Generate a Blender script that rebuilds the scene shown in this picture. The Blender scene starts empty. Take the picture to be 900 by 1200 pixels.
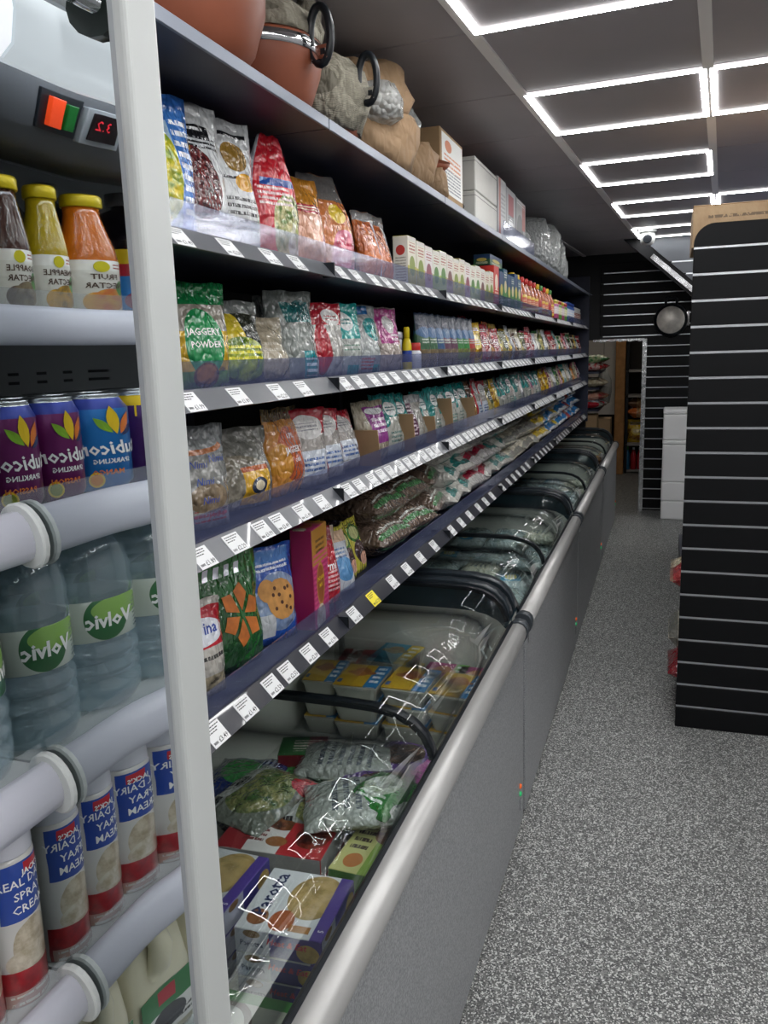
import bpy, bmesh, math, random
from mathutils import Vector, Matrix

# ------------------------------------------------------------------ camera, world, exposure
SC = bpy.context.scene
COL = SC.collection
RND = random.Random(11)
PI = math.pi

cam_d = bpy.data.cameras.new('camera')
cam = bpy.data.objects.new('camera', cam_d)
COL.objects.link(cam)
cam_d.sensor_fit = 'AUTO'
cam_d.sensor_width = 36.0
cam_d.lens = 959.7 * 36.0 / 1200.0
cam_d.clip_start = 0.02
AX = ((0.94662524, 0.03257352, -0.32068618), (0.32090622, -0.18884623, 0.92809283), (-0.03032913, -0.98146629, -0.18921965))
cm = Matrix.Identity(4)
for i in range(3):
    cm[i][0] = AX[i][0]; cm[i][1] = -AX[i][1]; cm[i][2] = -AX[i][2]
cm[2][3] = 1.62
cam.matrix_world = cm
SC.camera = cam

w = bpy.data.worlds.new('world'); SC.world = w; w.use_nodes = True
w.node_tree.nodes['Background'].inputs[0].default_value = (0.75, 0.85, 1.0, 1)
w.node_tree.nodes['Background'].inputs[1].default_value = 0.05
SC.view_settings.view_transform = 'Standard'
SC.view_settings.look = 'None'
SC.view_settings.gamma = 1.0
SC.view_settings.use_curve_mapping = False
SC.view_settings.exposure = 0.6
LED_STRENGTH = 29.0
FRIDGE_LED = 9.0

# ------------------------------------------------------------------ colour and material helpers
def lin(h):
    if not isinstance(h, str): return tuple(h) + (1,)
    h = h.lstrip('#')
    r = []
    for k in (0, 2, 4):
        x = int(h[k:k+2], 16) / 255
        r.append(x / 12.92 if x <= 0.04045 else ((x + 0.055) / 1.055) ** 2.4)
    return (r[0], r[1], r[2], 1)

MATS = {}
class NT:
    def __init__(s, name):
        s.m = bpy.data.materials.new(name); s.m.use_nodes = True
        s.t = s.m.node_tree; s.b = s.t.nodes['Principled BSDF']; s.out = s.t.nodes['Material Output']
    def n(s, typ, **kw):
        x = s.t.nodes.new(typ)
        for k, v in kw.items(): setattr(x, k, v)
        return x
    def put(s, sock, v):
        if isinstance(v, bpy.types.NodeSocket): s.t.links.new(v, sock)
        else: sock.default_value = v
    def math(s, op, *a):
        x = s.n('ShaderNodeMath', operation=op)
        for i, v in enumerate(a): s.put(x.inputs[i], v)
        return x.outputs[0]
    def vmath(s, op, a, b=None):
        x = s.n('ShaderNodeVectorMath', operation=op)
        s.put(x.inputs[0], a)
        if b is not None: s.put(x.inputs[1], b)
        return x.outputs['Value'] if op == 'LENGTH' else x.outputs[0]
    def mix(s, f, a, b):
        x = s.n('ShaderNodeMix', data_type='RGBA')
        s.put(x.inputs[0], f); s.put(x.inputs[6], a); s.put(x.inputs[7], b)
        return x.outputs[2]
    def noise(s, vec, scale, detail=2.0, rough=0.5):
        x = s.n('ShaderNodeTexNoise'); s.put(x.inputs['Vector'], vec)
        x.inputs['Scale'].default_value = scale; x.inputs['Detail'].default_value = detail; x.inputs['Roughness'].default_value = rough
        return x.outputs['Fac']
    def ramp(s, f, lo, hi):
        x = s.n('ShaderNodeMapRange'); s.put(x.inputs[0], f); x.inputs[1].default_value = lo; x.inputs[2].default_value = hi
        return x.outputs[0]
    def bump(s, h, strength, dist=0.01):
        x = s.n('ShaderNodeBump'); s.put(x.inputs['Height'], h); x.inputs['Strength'].default_value = strength; x.inputs['Distance'].default_value = dist
        s.t.links.new(x.outputs[0], s.b.inputs['Normal'])
    def set(s, **kw):
        for k, v in kw.items(): s.put(s.b.inputs[k.replace('_', ' ')], v)

def plain(name, col, rough=0.5, metal=0.0, var=0.0, vscale=8.0, bump=0.0, bscale=60.0, emit=0.0, coat=0.0, spec=0.5, trans=0.0, ior=1.45, alpha=1.0):
    if name in MATS: return MATS[name]
    t = NT(name); c = lin(col)
    pos = t.n('ShaderNodeTexCoord').outputs['Object']
    base = c
    if var > 0:
        f = t.ramp(t.noise(pos, vscale, 4), 0.3, 0.7)
        base = t.mix(f, tuple(x * (1 - var) for x in c[:3]) + (1,), tuple(min(1, x * (1 + var)) for x in c[:3]) + (1,))
    t.set(Base_Color=base, Roughness=rough, Metallic=metal, IOR=ior, Alpha=alpha)
    t.b.inputs['Coat Weight'].default_value = coat
    t.b.inputs['Specular IOR Level'].default_value = spec
    t.b.inputs['Transmission Weight'].default_value = trans
    if bump > 0: t.bump(t.noise(pos, bscale, 3), bump, 0.004)
    if emit > 0:
        t.b.inputs['Emission Color'].default_value = c; t.b.inputs['Emission Strength'].default_value = emit
    MATS[name] = t.m
    return t.m

def thin_glass(name, tint=(0.93, 0.97, 0.96), gloss=0.02, base=0.04, haze=0.0, hazecol='#dfe6ea', ior=1.5):
    """sheet of glass or acrylic: see-through, mirror-like towards grazing angles"""
    if name in MATS: return MATS[name]
    t = NT(name); nt = t.t
    tr = t.n('ShaderNodeBsdfTransparent'); tr.inputs[0].default_value = tint + (1,)
    gl = t.n('ShaderNodeBsdfGlossy'); gl.inputs[0].default_value = (1, 1, 1, 1); gl.inputs['Roughness'].default_value = gloss
    lw = t.n('ShaderNodeLayerWeight'); lw.inputs[0].default_value = 0.5
    f = t.math('MULTIPLY_ADD', t.math('POWER', lw.outputs['Facing'], 5.0), 0.9, base)   # Schlick, the same from both sides
    mx = t.n('ShaderNodeMixShader'); nt.links.new(f, mx.inputs[0]); nt.links.new(tr.outputs[0], mx.inputs[1]); nt.links.new(gl.outputs[0], mx.inputs[2])
    last = mx.outputs[0]
    if haze > 0:
        df = t.n('ShaderNodeBsdfDiffuse'); df.inputs[0].default_value = lin(hazecol)
        m2 = t.n('ShaderNodeMixShader'); m2.inputs[0].default_value = haze
        nt.links.new(last, m2.inputs[1]); nt.links.new(df.outputs[0], m2.inputs[2]); last = m2.outputs[0]
    nt.links.new(last, t.out.inputs['Surface'])
    MATS[name] = t.m
    return t.m

def design(name, base, shapes=(), rough=0.22, bump=0.5, bscale=22.0, coat=0.9, metal=0.0, distort=0.005):
    """printed packaging: flat print laid out in the package's own UV space.
    colour = '#hex' or ('#hex','#hex',scale) for mottled food; shapes drawn in order:
    ('r',cu,cv,hw,hh,col[,alpha]) ('e',cu,cv,ru,rv,col[,alpha]) ('t',cu,cv,hw,hh,col,rows)"""
    if name in MATS: return MATS[name]
    t = NT(name)
    tc = t.n('ShaderNodeTexCoord'); pos = tc.outputs['Object']
    uv = tc.outputs['UV']
    if distort > 0:
        nz = t.n('ShaderNodeTexNoise'); t.put(nz.inputs['Vector'], uv); nz.inputs['Scale'].default_value = 4.0
        off = t.vmath('MULTIPLY', t.vmath('SUBTRACT', nz.outputs['Color'], (0.5, 0.5, 0.5)), (distort * 4, distort * 3, 0))
        uv2 = t.vmath('ADD', uv, off)
    else: uv2 = uv
    sp = t.n('ShaderNodeSeparateXYZ'); t.put(sp.inputs[0], uv2); u, v = sp.outputs[0], sp.outputs[1]
    def colour(c):
        if isinstance(c, tuple) and len(c) == 3 and isinstance(c[0], str):
            f = t.ramp(t.noise(pos, c[2], 3, 0.6), 0.38, 0.62)
            return t.mix(f, lin(c[0]), lin(c[1]))
        return lin(c)
    cur = colour(base[:3] if isinstance(base, tuple) else base)
    alpha = base[3] if isinstance(base, tuple) and len(base) > 3 else 1.0
    for s in shapes:
        k, cu, cv, hw, hh, c = s[:6]
        if k in 'rt':
            m = t.math('MULTIPLY', t.math('COMPARE', u, cu, hw), t.math('COMPARE', v, cv, hh))
            if k == 't':
                rows = s[6]
                line = t.math('GREATER_THAN', t.math('SINE', t.math('MULTIPLY', v, rows * PI / hh)), 0.0)
                wd = t.vmath('MULTIPLY', uv2, (60.0, rows / hh * 0.5, 1))
                line = t.math('MULTIPLY', line, t.math('GREATER_THAN', t.noise(wd, 1.0, 1), 0.42))
                m = t.math('MULTIPLY', m, line)
        else:
            d = t.vmath('MULTIPLY', t.vmath('SUBTRACT', uv2, (cu, cv, 0)), (1 / hw, 1 / hh, 0))
            m = t.math('LESS_THAN', t.vmath('LENGTH', d), 1.0)
        cur = t.mix(m, cur, colour(c))
        if k != 't':
            a = s[6] if len(s) > 6 else 1.0
            if isinstance(alpha, float) and alpha == a: pass
            else:
                mm = t.n('ShaderNodeMix', data_type='FLOAT'); t.put(mm.inputs[0], m); t.put(mm.inputs[2], alpha); t.put(mm.inputs[3], a); alpha = mm.outputs[0]
    t.set(Base_Color=cur, Roughness=rough, Metallic=metal)
    if not (isinstance(alpha, float) and alpha == 1.0): t.put(t.b.inputs['Alpha'], alpha)
    t.b.inputs['Coat Weight'].default_value = coat
    t.b.inputs['Coat Roughness'].default_value = 0.08
    if bump > 0:
        rid = lambda f: t.math('ABSOLUTE', t.math('SUBTRACT', f, 0.5))
        h = t.math('ADD', rid(t.noise(pos, bscale, 2, 0.5)), t.math('MULTIPLY', rid(t.noise(t.vmath('MULTIPLY', pos, (1, 1, 0.4)), bscale * 2.0, 2)), 0.7))
        t.bump(h, min(1.0, bump * 1.6), 0.03)
        cn = t.t.nodes['Bump'] if 'Bump' in t.t.nodes else None
        if cn: t.t.links.new(cn.outputs[0], t.b.inputs['Coat Normal'])
    MATS[name] = t.m
    return t.m

# ------------------------------------------------------------------ mesh helpers
class MB:
    def __init__(s): s.v = []; s.f = []; s.m = []; s.uv = []; s.s = []
    def face(s, idx, mat=0, uv=None, smooth=False):
        s.f.append(idx); s.m.append(mat); s.uv.append(uv or [(0, 0)] * len(idx)); s.s.append(smooth)
    def box(s, x0, x1, y0, y1, z0, z1, mat=0, mats=None):
        b = len(s.v)
        s.v += [(x, y, z) for x in (x0, x1) for y in (y0, y1) for z in (z0, z1)]
        q = [(0, 0), (1, 0), (1, 1), (0, 1)]
        # order: +X -X +Y -Y +Z -Z ; u to the viewer's right, v up
        fs = [(4, 6, 7, 5), (2, 0, 1, 3), (6, 2, 3, 7), (0, 4, 5, 1), (1, 5, 7, 3), (0, 2, 6, 4)]
        for i, f in enumerate(fs): s.face([b + k for k in f], mats[i] if mats else mat, q)
        return s
    def lathe(s, prof, n=20, mats=None, cx=0.0, cy=0.0, cap=True, smooth=True):
        b = len(s.v); L = len(prof); z0 = min(p[1] for p in prof); z1 = max(p[1] for p in prof); h = max(1e-6, z1 - z0)
        for r, z in prof:
            for k in range(n):
                a = 2 * PI * k / n - PI
                s.v.append((cx + r * math.cos(a), cy + r * math.sin(a), z))
        for i in range(L - 1):
            for k in range(n):
                k2 = (k + 1) % n
                va, vb = (prof[i][1] - z0) / h, (prof[i + 1][1] - z0) / h
                s.face([b + i * n + k, b + i * n + k2, b + (i + 1) * n + k2, b + (i + 1) * n + k], mats[i] if mats else 0,
                       [(k / n, va), ((k + 1) / n, va), ((k + 1) / n, vb), (k / n, vb)], smooth)
        if cap:
            s.face([b + k for k in range(n)][::-1], mats[0] if mats else 0)
            s.face([b + (L - 1) * n + k for k in range(n)], mats[-1] if mats else 0)
        return s
    def extrude_y(s, prof, y0, y1, mat=0, smooth=False, closed=True, mats=None):
        b = len(s.v); L = len(prof)
        for y in (y0, y1): s.v += [(p[0], y, p[1]) for p in prof]
        for i in range(L if closed else L - 1):
            j = (i + 1) % L
            s.face([b + i, b + j, b + L + j, b + L + i], mats[i] if mats else mat, [(0, i / L), (0, (i + 1) / L), (1, (i + 1) / L), (1, i / L)], smooth)
        if closed:
            s.face([b + i for i in range(L)][::-1], mat); s.face([b + L + i for i in range(L)], mat)
        return s
    def tube(s, pts, r, n=8, mat=0, closed=False):
        b = len(s.v); L = len(pts); pts = [Vector(p) for p in pts]; up = None
        for i, p in enumerate(pts):
            a = pts[i - 1] if (i > 0 or closed) else p
            c = pts[(i + 1) % L] if (i < L - 1 or closed) else p
            d = (c - a).normalized()
            if up is None: up = Vector((0, 0, 1)) if abs(d.z) < 0.9 else Vector((1, 0, 0))
            sx = d.cross(up).normalized(); up = sx.cross(d).normalized()
            rr = r[i] if isinstance(r, (list, tuple)) else r
            for k in range(n):
                t = 2 * PI * k / n
                s.v.append(tuple(p + (sx * math.cos(t) + up * math.sin(t)) * rr))
        for i in range(L if closed else L - 1):
            j = (i + 1) % L
            for k in range(n):
                k2 = (k + 1) % n
                s.face([b + i * n + k, b + i * n + k2, b + j * n + k2, b + j * n + k], mat, [(k / n, i / L), ((k + 1) / n, i / L), ((k + 1) / n, (i + 1) / L), (k / n, (i + 1) / L)], True)
        if not closed:
            s.face([b + k for k in range(n)], mat); s.face([b + (L - 1) * n + k for k in range(n)][::-1], mat)
        return s
    def text(s, body, size, fn, mat=0, shear=0.0, bold=0.0, mirror=False):
        vs, fs = text_poly(body, size, shear, bold)
        b = len(s.v)
        s.v += [tuple(fn(x, y)) for x, y in vs]
        for f in fs: s.face([b + k for k in f], mat)
        return s
    def mesh(s, name, mats, bevel=0.0, seg=1, weld=False):
        me = bpy.data.meshes.new(name)
        me.from_pydata(s.v, [], s.f)
        for m in mats: me.materials.append(m)
        me.polygons.foreach_set('material_index', s.m)
        me.polygons.foreach_set('use_smooth', s.s)
        ul = me.uv_layers.new(name='UVMap')
        ul.data.foreach_set('uv', [c for f in s.uv for p in f for c in p])
        me.update()
        if bevel > 0 or weld:
            bm = bmesh.new(); bm.from_mesh(me)
            if weld: bmesh.ops.remove_doubles(bm, verts=bm.verts, dist=1e-5)
            if bevel > 0:
                es = [e for e in bm.edges if len(e.link_faces) == 2 and e.calc_face_angle(0) > 0.6]
                bmesh.ops.bevel(bm, geom=es, offset=bevel, segments=seg, affect='EDGES', profile=0.5, clamp_overlap=True)
            bm.to_mesh(me); bm.free()
        return me
    def build(s, name, mats, parent=None, bevel=0.0, seg=1, weld=False, loc=None, rot=None):
        if not isinstance(mats, (list, tuple)): mats = [mats]
        return link(name, s.mesh(name, mats, bevel, seg, weld), parent, loc, rot)

def link(name, data, parent=None, loc=None, rot=None):
    o = bpy.data.objects.new(name, data); COL.objects.link(o)
    if parent: o.parent = parent
    if loc: o.location = loc
    if rot: o.rotation_euler = rot
    return o

_TC = {}
def text_poly(body, size, shear=0.0, bold=0.0):
    key = (body, round(shear, 2), round(bold, 3))
    if key not in _TC:
        cu = bpy.data.curves.new('lettering_source', 'FONT'); cu.body = body; cu.size = 1.0; cu.shear = shear; cu.offset = bold
        cu.align_x = 'CENTER'; cu.align_y = 'CENTER'; cu.resolution_u = 1
        o = bpy.data.objects.new('lettering_source', cu)
        me = bpy.data.meshes.new_from_object(o)
        _TC[key] = ([(v.co.x, v.co.y) for v in me.vertices], [tuple(p.vertices) for p in me.polygons])
        bpy.data.objects.remove(o); bpy.data.curves.remove(cu); bpy.data.meshes.remove(me)
    vs, fs = _TC[key]
    return [(x * size, y * size) for x, y in vs], fs

def on_plane(org, right, up, off=0.0):
    org, right, up = Vector(org), Vector(right).normalized(), Vector(up).normalized()
    nn = right.cross(up) * off
    return lambda x, y: org + right * x + up * y + nn

def on_cyl(r, z, a0=0.0, off=0.0006):
    return lambda x, y: ((r + off) * math.cos(a0 + x / r), (r + off) * math.sin(a0 + x / r), z + y)

def tag(o, label, cat, group=None):
    o['label'] = label; o['category'] = cat
    if group: o['group'] = group
    return o
def thing(name, label, cat, loc=(0, 0, 0), rot=(0, 0, 0), group=None):
    o = link(name, None, None, loc, rot); o.empty_display_size = 0.05
    return tag(o, label, cat, group)
def struct(o):
    o['kind'] = 'structure'; return o
def copy_tree(o, parent=None):
    c = o.copy(); COL.objects.link(c); c.parent = parent
    for ch in list(o.children): copy_tree(ch, c)
    return c

# ------------------------------------------------------------------ shared materials
M_black = plain('black_slatboard', '#07080b', 0.5, spec=0.25, var=0.12, vscale=5)
M_alu = plain('aluminium_insert', '#c9ccd0', 0.28, 1.0)
M_white = plain('white_enamel', '#bfc2c0', 0.35)
M_whitep = plain('white_plastic', '#dcdde6', 0.3, coat=0.2)
M_navy = plain('navy_shelf_steel', '#23273a', 0.4, var=0.08)
M_dark = plain('black_backing', '#0c0d11', 0.6)
M_chrome = plain('chrome', '#d8d8da', 0.12, 1.0)
M_rub = plain('black_rubber', '#10151b', 0.35)
M_card = plain('brown_card', '#a08462', 0.8, var=0.08, vscale=12)
M_led = plain('led_tube', '#ffffff', 0.5, emit=LED_STRENGTH)
M_leds = plain('led_tube_side', '#ffffff', 0.5, emit=2.0)
M_print = plain('print_black', '#23252a', 0.6)
M_tick = plain('ticket_paper', '#e4e5e6', 0.5)
M_ticky = plain('ticket_yellow', '#f3e23a', 0.5)
M_acry2 = thin_glass('fridge_riser_acrylic', tint=(0.95, 0.96, 0.97), gloss=0.05, base=0.05, haze=0.08)
M_acry = thin_glass('clear_acrylic', tint=(0.86, 0.88, 0.95), gloss=0.1, base=0.09, haze=0.11, hazecol='#7f88b4')

# ------------------------------------------------------------------ room shell
def floor_mat():
    t = NT('speckled_vinyl'); pos = t.n('ShaderNodeTexCoord').outputs['Object']
    v1 = t.n('ShaderNodeTexVoronoi'); t.put(v1.inputs['Vector'], pos); v1.inputs['Scale'].default_value = 185
    s1 = t.n('ShaderNodeSeparateColor'); t.put(s1.inputs[0], v1.outputs['Color'])
    v2 = t.n('ShaderNodeTexVoronoi'); t.put(v2.inputs['Vector'], pos); v2.inputs['Scale'].default_value = 260
    s2 = t.n('ShaderNodeSeparateColor'); t.put(s2.inputs[0], v2.outputs['Color'])
    c = t.mix(t.math('GREATER_THAN', s1.outputs[0], 0.52), lin('#545554'), lin('#7b7c7a'))
    c = t.mix(t.math('GREATER_THAN', s2.outputs[1], 0.76), c, lin('#c8c9c6'))
    c = t.mix(t.math('GREATER_THAN', s2.outputs[2], 0.82), c, lin('#383a3b'))
    g = t.ramp(t.noise(pos, 2.2, 3), 0.2, 0.8)
    c = t.mix(t.math('MULTIPLY', g, 0.18), c, lin('#5a5b5a'))
    t.set(Base_Color=c, Roughness=0.55)
    t.bump(s1.outputs[0], 0.08, 0.002)
    return t.m
MB().box(-1.25, 2.7, -3.1, 11.6, -0.1, 0.0).build('floor', floor_mat())
struct(bpy.data.objects['floor'])
M_plaster = plain('painted_plaster', '#c6c6c8', 0.8)
struct(MB().box(-1.25, -1.2, -3.1, 11.6, 0, 2.55).build('wall_left', plain('dark_wall_paint', '#1b1d22', 0.7)))
struct(MB().box(2.65, 2.7, -3.1, 8.5, 0, 2.55).build('wall_right', M_plaster))
struct(MB().box(-1.2, 2.65, -3.1, -3.05, 0, 2.55).build('wall_front', M_plaster))

# ceiling: suspended grid, turned a few degrees against the aisle
CZ = 2.5
M_tile = plain('grey_ceiling_tile', '#a59fa1', 0.5, var=0.05, vscale=3)
ceil_o = MB().box(-1.6, 3.0, -3.4, 9.2, CZ + 0.02, CZ + 0.06).build('ceiling', plain('ceiling_void', '#3a393b', 0.9))
struct(ceil_o)
GA = math.radians(-3.4)
GP = Vector((-0.49, 3.39, 0))
def grid(x, y):       # grid coordinates (metres from the tee bar, along the aisle) to world
    return (GP.x + x * math.cos(GA) - y * math.sin(GA), GP.y + x * math.sin(GA) + y * math.cos(GA))
tile_me = MB().box(-0.297, 0.297, -0.303, 0.303, 0, 0.015).mesh('ceiling_tile', [M_tile], bevel=0.003)
PX, PY = 0.605, 0.6125
for i in range(-2, 6):
    for j in range(-11, 10):
        x, y = grid((i + 0.5) * PX, (j) * PY)
        if x < -1.3 or x > 2.8 or y > 8.6 or y < -3.2: continue
        link('ceiling_tile', tile_me, ceil_o, (x, y, CZ), (0, 0, GA))
M_tee = plain('white_tee_bar', '#f2efec', 0.4)
for i in range(-1, 6):
    bar = MB().box(-0.017, 0.017, -6.4, 5.6, CZ - 0.008, CZ + 0.004)
    x, y = grid(i * PX, 0)
    bar.build('tee_bar', M_tee, ceil_o, loc=(x, y, 0), rot=(0, 0, GA))

# square LED frames
def led_frame():
    root = thing('light_frame', 'square white LED tube frame glowing on the grey ceiling', 'ceiling light', group='square LED frames on the ceiling')
    a, b, wd = 0.297, 0.3, 0.021
    for x0, x1, y0, y1 in ((-a, a, -b, -b + wd), (-a, a, b - wd, b), (-a, -a + wd, -b + wd, b - wd), (a - wd, a, -b + wd, b - wd)):
        MB().box(x0, x1, y0, y1, -0.009, -0.001, mats=[1, 1, 1, 1, 1, 0]).build('led_bar', [M_led, M_leds], root)
    return root
fr0 = led_frame(); used = False
for ci, rows in ((0, range(-8, 9, 2)), (1, (-8, -4, 0, 4)), (2, (-9, -7, -5, -3, 1, 3, 5, 7)), (3, (-8, -6, -4, -2, 0, 2, 4, 6))):  # last two columns: unseen frames added as fill from the right
    for j in rows:
        x, y = grid((ci + 0.5) * PX, j * PY)
        if y > 8.2: continue
        o = fr0 if not used else copy_tree(fr0)
        used = True
        o.location = (x, y, CZ - 0.001); o.rotation_euler = (0, 0, GA)

# back wall: black slat boards with aluminium inserts, doorway on the left
BY = 8.48
wb = MB().box(-1.2, -0.76, BY + 0.02, BY + 0.1, 0, 2.5)
wb.box(-0.76, -0.2, BY + 0.02, BY + 0.1, 1.69, 2.5); wb.box(-0.2, 2.65, BY + 0.02, BY + 0.1, 0, 2.5)
wb = struct(wb.build('wall_back', M_dark))
def slat_mesh(x0, x1, h=0.1, thick=0.018):
    return MB().box(x0, x1, -thick, 0, 0.006, h - 0.004).mesh('slat', [M_black], bevel=0.0015)
def insert_mesh(x0, x1):
    return MB().box(x0, x1, -0.0175, 0, -0.003, 0.005).mesh('metal_insert', [M_alu])
sl_r, in_r = slat_mesh(-0.185, 2.6), insert_mesh(-0.185, 2.6)
sl_t, in_t = slat_mesh(-0.63, 2.6), insert_mesh(-0.6, 2.6)
for k in range(25):
    z = 0.0 + 0.1 * k + 0.02
    if z > 2.42: break
    top = z > 1.68
    link('slat', sl_t if top else sl_r, wb, (0, BY + 0.02, z))
    link('metal_insert', in_t if top else in_r, wb, (0, BY + 0.02, z))
MB().box(-0.225, -0.185, BY - 0.01, BY + 0.1, 0, 1.69).build('trim_1', plain('crinkled_foil', '#c4c6c8', .15, 1.0, bump=1.0, bscale=25)).__setitem__('kind', 'structure')
t2 = MB()
for k in range(16):
    x = -0.69 + k * 0.03
    b = 0.012 * math.sin(k * 2.1)
    t2.box(x, x + 0.03, BY - 0.02 + b, BY + 0.1, 1.672 + b * 0.4, 1.695)
struct(t2.build('trim_2', plain('crinkled_foil', '#c4c6c8', .15, 1.0)))

# ------------------------------------------------------------------ back room behind the doorway
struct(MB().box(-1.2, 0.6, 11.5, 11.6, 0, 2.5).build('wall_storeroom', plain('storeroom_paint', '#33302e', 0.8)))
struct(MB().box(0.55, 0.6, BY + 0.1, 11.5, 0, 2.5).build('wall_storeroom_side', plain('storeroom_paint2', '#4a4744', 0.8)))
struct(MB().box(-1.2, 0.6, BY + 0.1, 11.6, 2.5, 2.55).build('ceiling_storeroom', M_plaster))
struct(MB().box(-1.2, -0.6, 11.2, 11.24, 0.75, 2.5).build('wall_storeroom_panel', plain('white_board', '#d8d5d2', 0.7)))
M_pine = plain('pine_wood', '#a97b4c', 0.55, var=0.18, vscale=14)
st = MB().box(-0.61, -0.49, 10.9, 11.0, 0, 2.5).build('wooden_post', M_pine, bevel=0.006)
tag(st, 'bare pine post standing behind the doorway', 'post')
st2 = MB().box(-0.27, -0.2, 11.43, 11.49, 0, 2.5).build('wooden_post', M_pine, bevel=0.006)
tag(st2, 'thin dark pine upright beside the storeroom shelves', 'post')
lo = thing('storeroom_fill_lamp', 'added unseen fill lamp on the storeroom ceiling', 'lamp', (-.45, 9.6, 2.44))  # added light for the back room, hidden above the door head
MB().box(-.2, .2, -.2, .2, .03, .059).build('housing', M_white, lo, bevel=.004)
MB().box(-.18, .18, -.18, .18, .022, .03).build('diffuser', plain('storeroom_glow', '#fff3e2', .5, emit=9.0), lo)

# ------------------------------------------------------------------ slat end stand on the right
SX0, SX1, SY = 0.085, 1.25, 3.525
stand = thing('slat_stand', 'tall black slatwall end stand with rounded top corner and shiny metal grooves', 'display stand', (0, SY, 0))
cz = []
R0 = 0.075
prof = [(SX0 + 0.004, 0.0), (SX1, 0.0), (SX1, 2.075)] + [(SX0 + R0 + 0.004 - R0 * math.sin(a), 2.075 - R0 + R0 * math.cos(a)) for a in [k * PI / 16 for k in range(9)]]
core = MB(); L = len(prof)
for y in (0.012, 0.03): core.v += [(p[0], y, p[1]) for p in prof]
for i in range(L): core.face([i, (i + 1) % L, L + (i + 1) % L, L + i])
core.face(list(range(L))); core.face([L + i for i in range(L)][::-1])
core.build('backing_board', M_dark, stand)
sm = MB().box(SX0, SX1, -0.006, 0.012, 0.005, 0.095).mesh('slat', [M_black], bevel=0.002)
im = MB().box(SX0 + 0.001, SX1, 0.0, 0.012, -0.005, 0.005).mesh('metal_insert', [M_alu])
for k in range(20):
    link('slat', sm, stand, (0, 0, -0.004 + 0.0995 * k))
    link('metal_insert', im, stand, (0, 0, 0.0955 + 0.0995 * k))
tp = MB(); pr = [(SX1, 1.99), (SX1, 2.075)] + [(SX0 + R0 - R0 * math.sin(a), 2.075 - R0 + R0 * math.cos(a)) for a in [k * PI / 16 for k in range(9)]] + [(SX0, 1.99)]
L = len(pr)
for y in (-0.006, 0.012): tp.v += [(p[0], y, p[1]) for p in pr]
for i in range(L): tp.face([i, (i + 1) % L, L + (i + 1) % L, L + i])
tp.face(list(range(L))); tp.face([L + i for i in range(L)][::-1])
tp.build('top_slat', M_black, stand)

# gondola behind the stand
gd = thing('gondola', 'black shop gondola running along the aisle behind the slat stand', 'shelving', (0, 3.56, 0))
MB().box(0.62, 0.66, 0, 3.4, 0.0, 2.0).build('back_panel', M_dark, gd)
MB().box(0.14, 1.2, 0, 3.4, 0.0, 0.1).build('plinth', M_navy, gd)
for z in (0.5, 0.88, 1.24, 1.58, 1.96):
    MB().box(0.18, 1.14, 0, 3.4, z, z + 0.03).build('shelf_board', M_navy, gd)

# flattened carton leaning on the stand top
M_cartd = design('printed_carton', ('#a08768', '#967c5e', 12.0), [('t', 0.45, 0.72, 0.36, 0.07, '#6b5a48', 1), ('t', 0.12, 0.42, 0.07, 0.04, '#6b5a48', 1)], rough=0.8, bump=0.1, coat=0.0, distort=0.0)
cb = thing('cardboard_box', 'brown cardboard box on top of the black slat stand', 'box', (0.08, 3.58, 1.992))
MB().box(0, 0.62, 0, 0.38, 0, 0.155).build('carton', [M_cartd], cb, bevel=0.002)
MB().box(0.0, 0.62, 0.0, 0.19, 0.156, 0.159).build('flap', [M_card], cb, bevel=0.001)
MB().box(0.18, 0.45, 0.05, 0.15, 0.1595, 0.163).build('packing_tape', [plain('packing_tape', '#8a6a44', 0.3)], cb)

# bulkhead with diagonal lower edge
bk = thing('bulkhead', 'black slat-faced bulkhead with diagonal chrome lower edge under the ceiling', 'bulkhead', (0, 0, 0))
BKY = 7.42
pg = [(-0.374, 2.5), (0.21, 1.986), (1.6, 1.986), (1.6, 2.5)]
m = MB(); L = 4
for y in (BKY, BKY + .06): m.v += [(p[0], y, p[1]) for p in pg]
for i in range(L): m.face([i, (i + 1) % L, L + (i + 1) % L, L + i])
m.face([3, 2, 1, 0]); m.face([4, 5, 6, 7])
m.build('core', M_black, bk)
for k, (za, zb) in enumerate(((2.02, 2.09), (2.1, 2.19), (2.2, 2.29), (2.3, 2.49))):
    def dx(z): return -0.374 + (2.5 - z) / 0.514 * 0.584 + 0.14
    mm = MB(); q = [(dx(za), za), (1.6, za), (1.6, zb), (dx(zb), zb)]
    for y in (BKY - 0.012, BKY): mm.v += [(p[0], y, p[1]) for p in q]
    for i in range(4): mm.face([i, (i + 1) % 4, 4 + (i + 1) % 4, 4 + i])
    mm.face([0, 1, 2, 3]); mm.face([7, 6, 5, 4])
    mm.build('slat', plain('bulkhead_grey', '#4a4d52', 0.5), bk)
    if k < 3: MB().box(dx(zb) + 0.01, 1.6, BKY - 0.012, BKY, zb + 0.001, zb + 0.009).build('metal_insert', M_alu, bk)
d = Vector((0.62, 0, -0.535)).normalized(); nrm = Vector((0.535, 0, 0.62)).normalized()
p0 = Vector((-0.157, BKY - 0.02, 2.337)); p1 = Vector((0.2, BKY - 0.02, 2.022))
mm = MB(); mm.v = [tuple(p) for p in (p0, p1, p1 + nrm * 0.04, p0 + nrm * 0.04)] + [tuple(p + Vector((0, 0.02, 0))) for p in (p0, p1, p1 + nrm * 0.04, p0 + nrm * 0.04)]
for f in ((0, 1, 2, 3), (7, 6, 5, 4), (0, 4, 5, 1), (1, 5, 6, 2), (2, 6, 7, 3), (3, 7, 4, 0)): mm.face(list(f))
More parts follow.
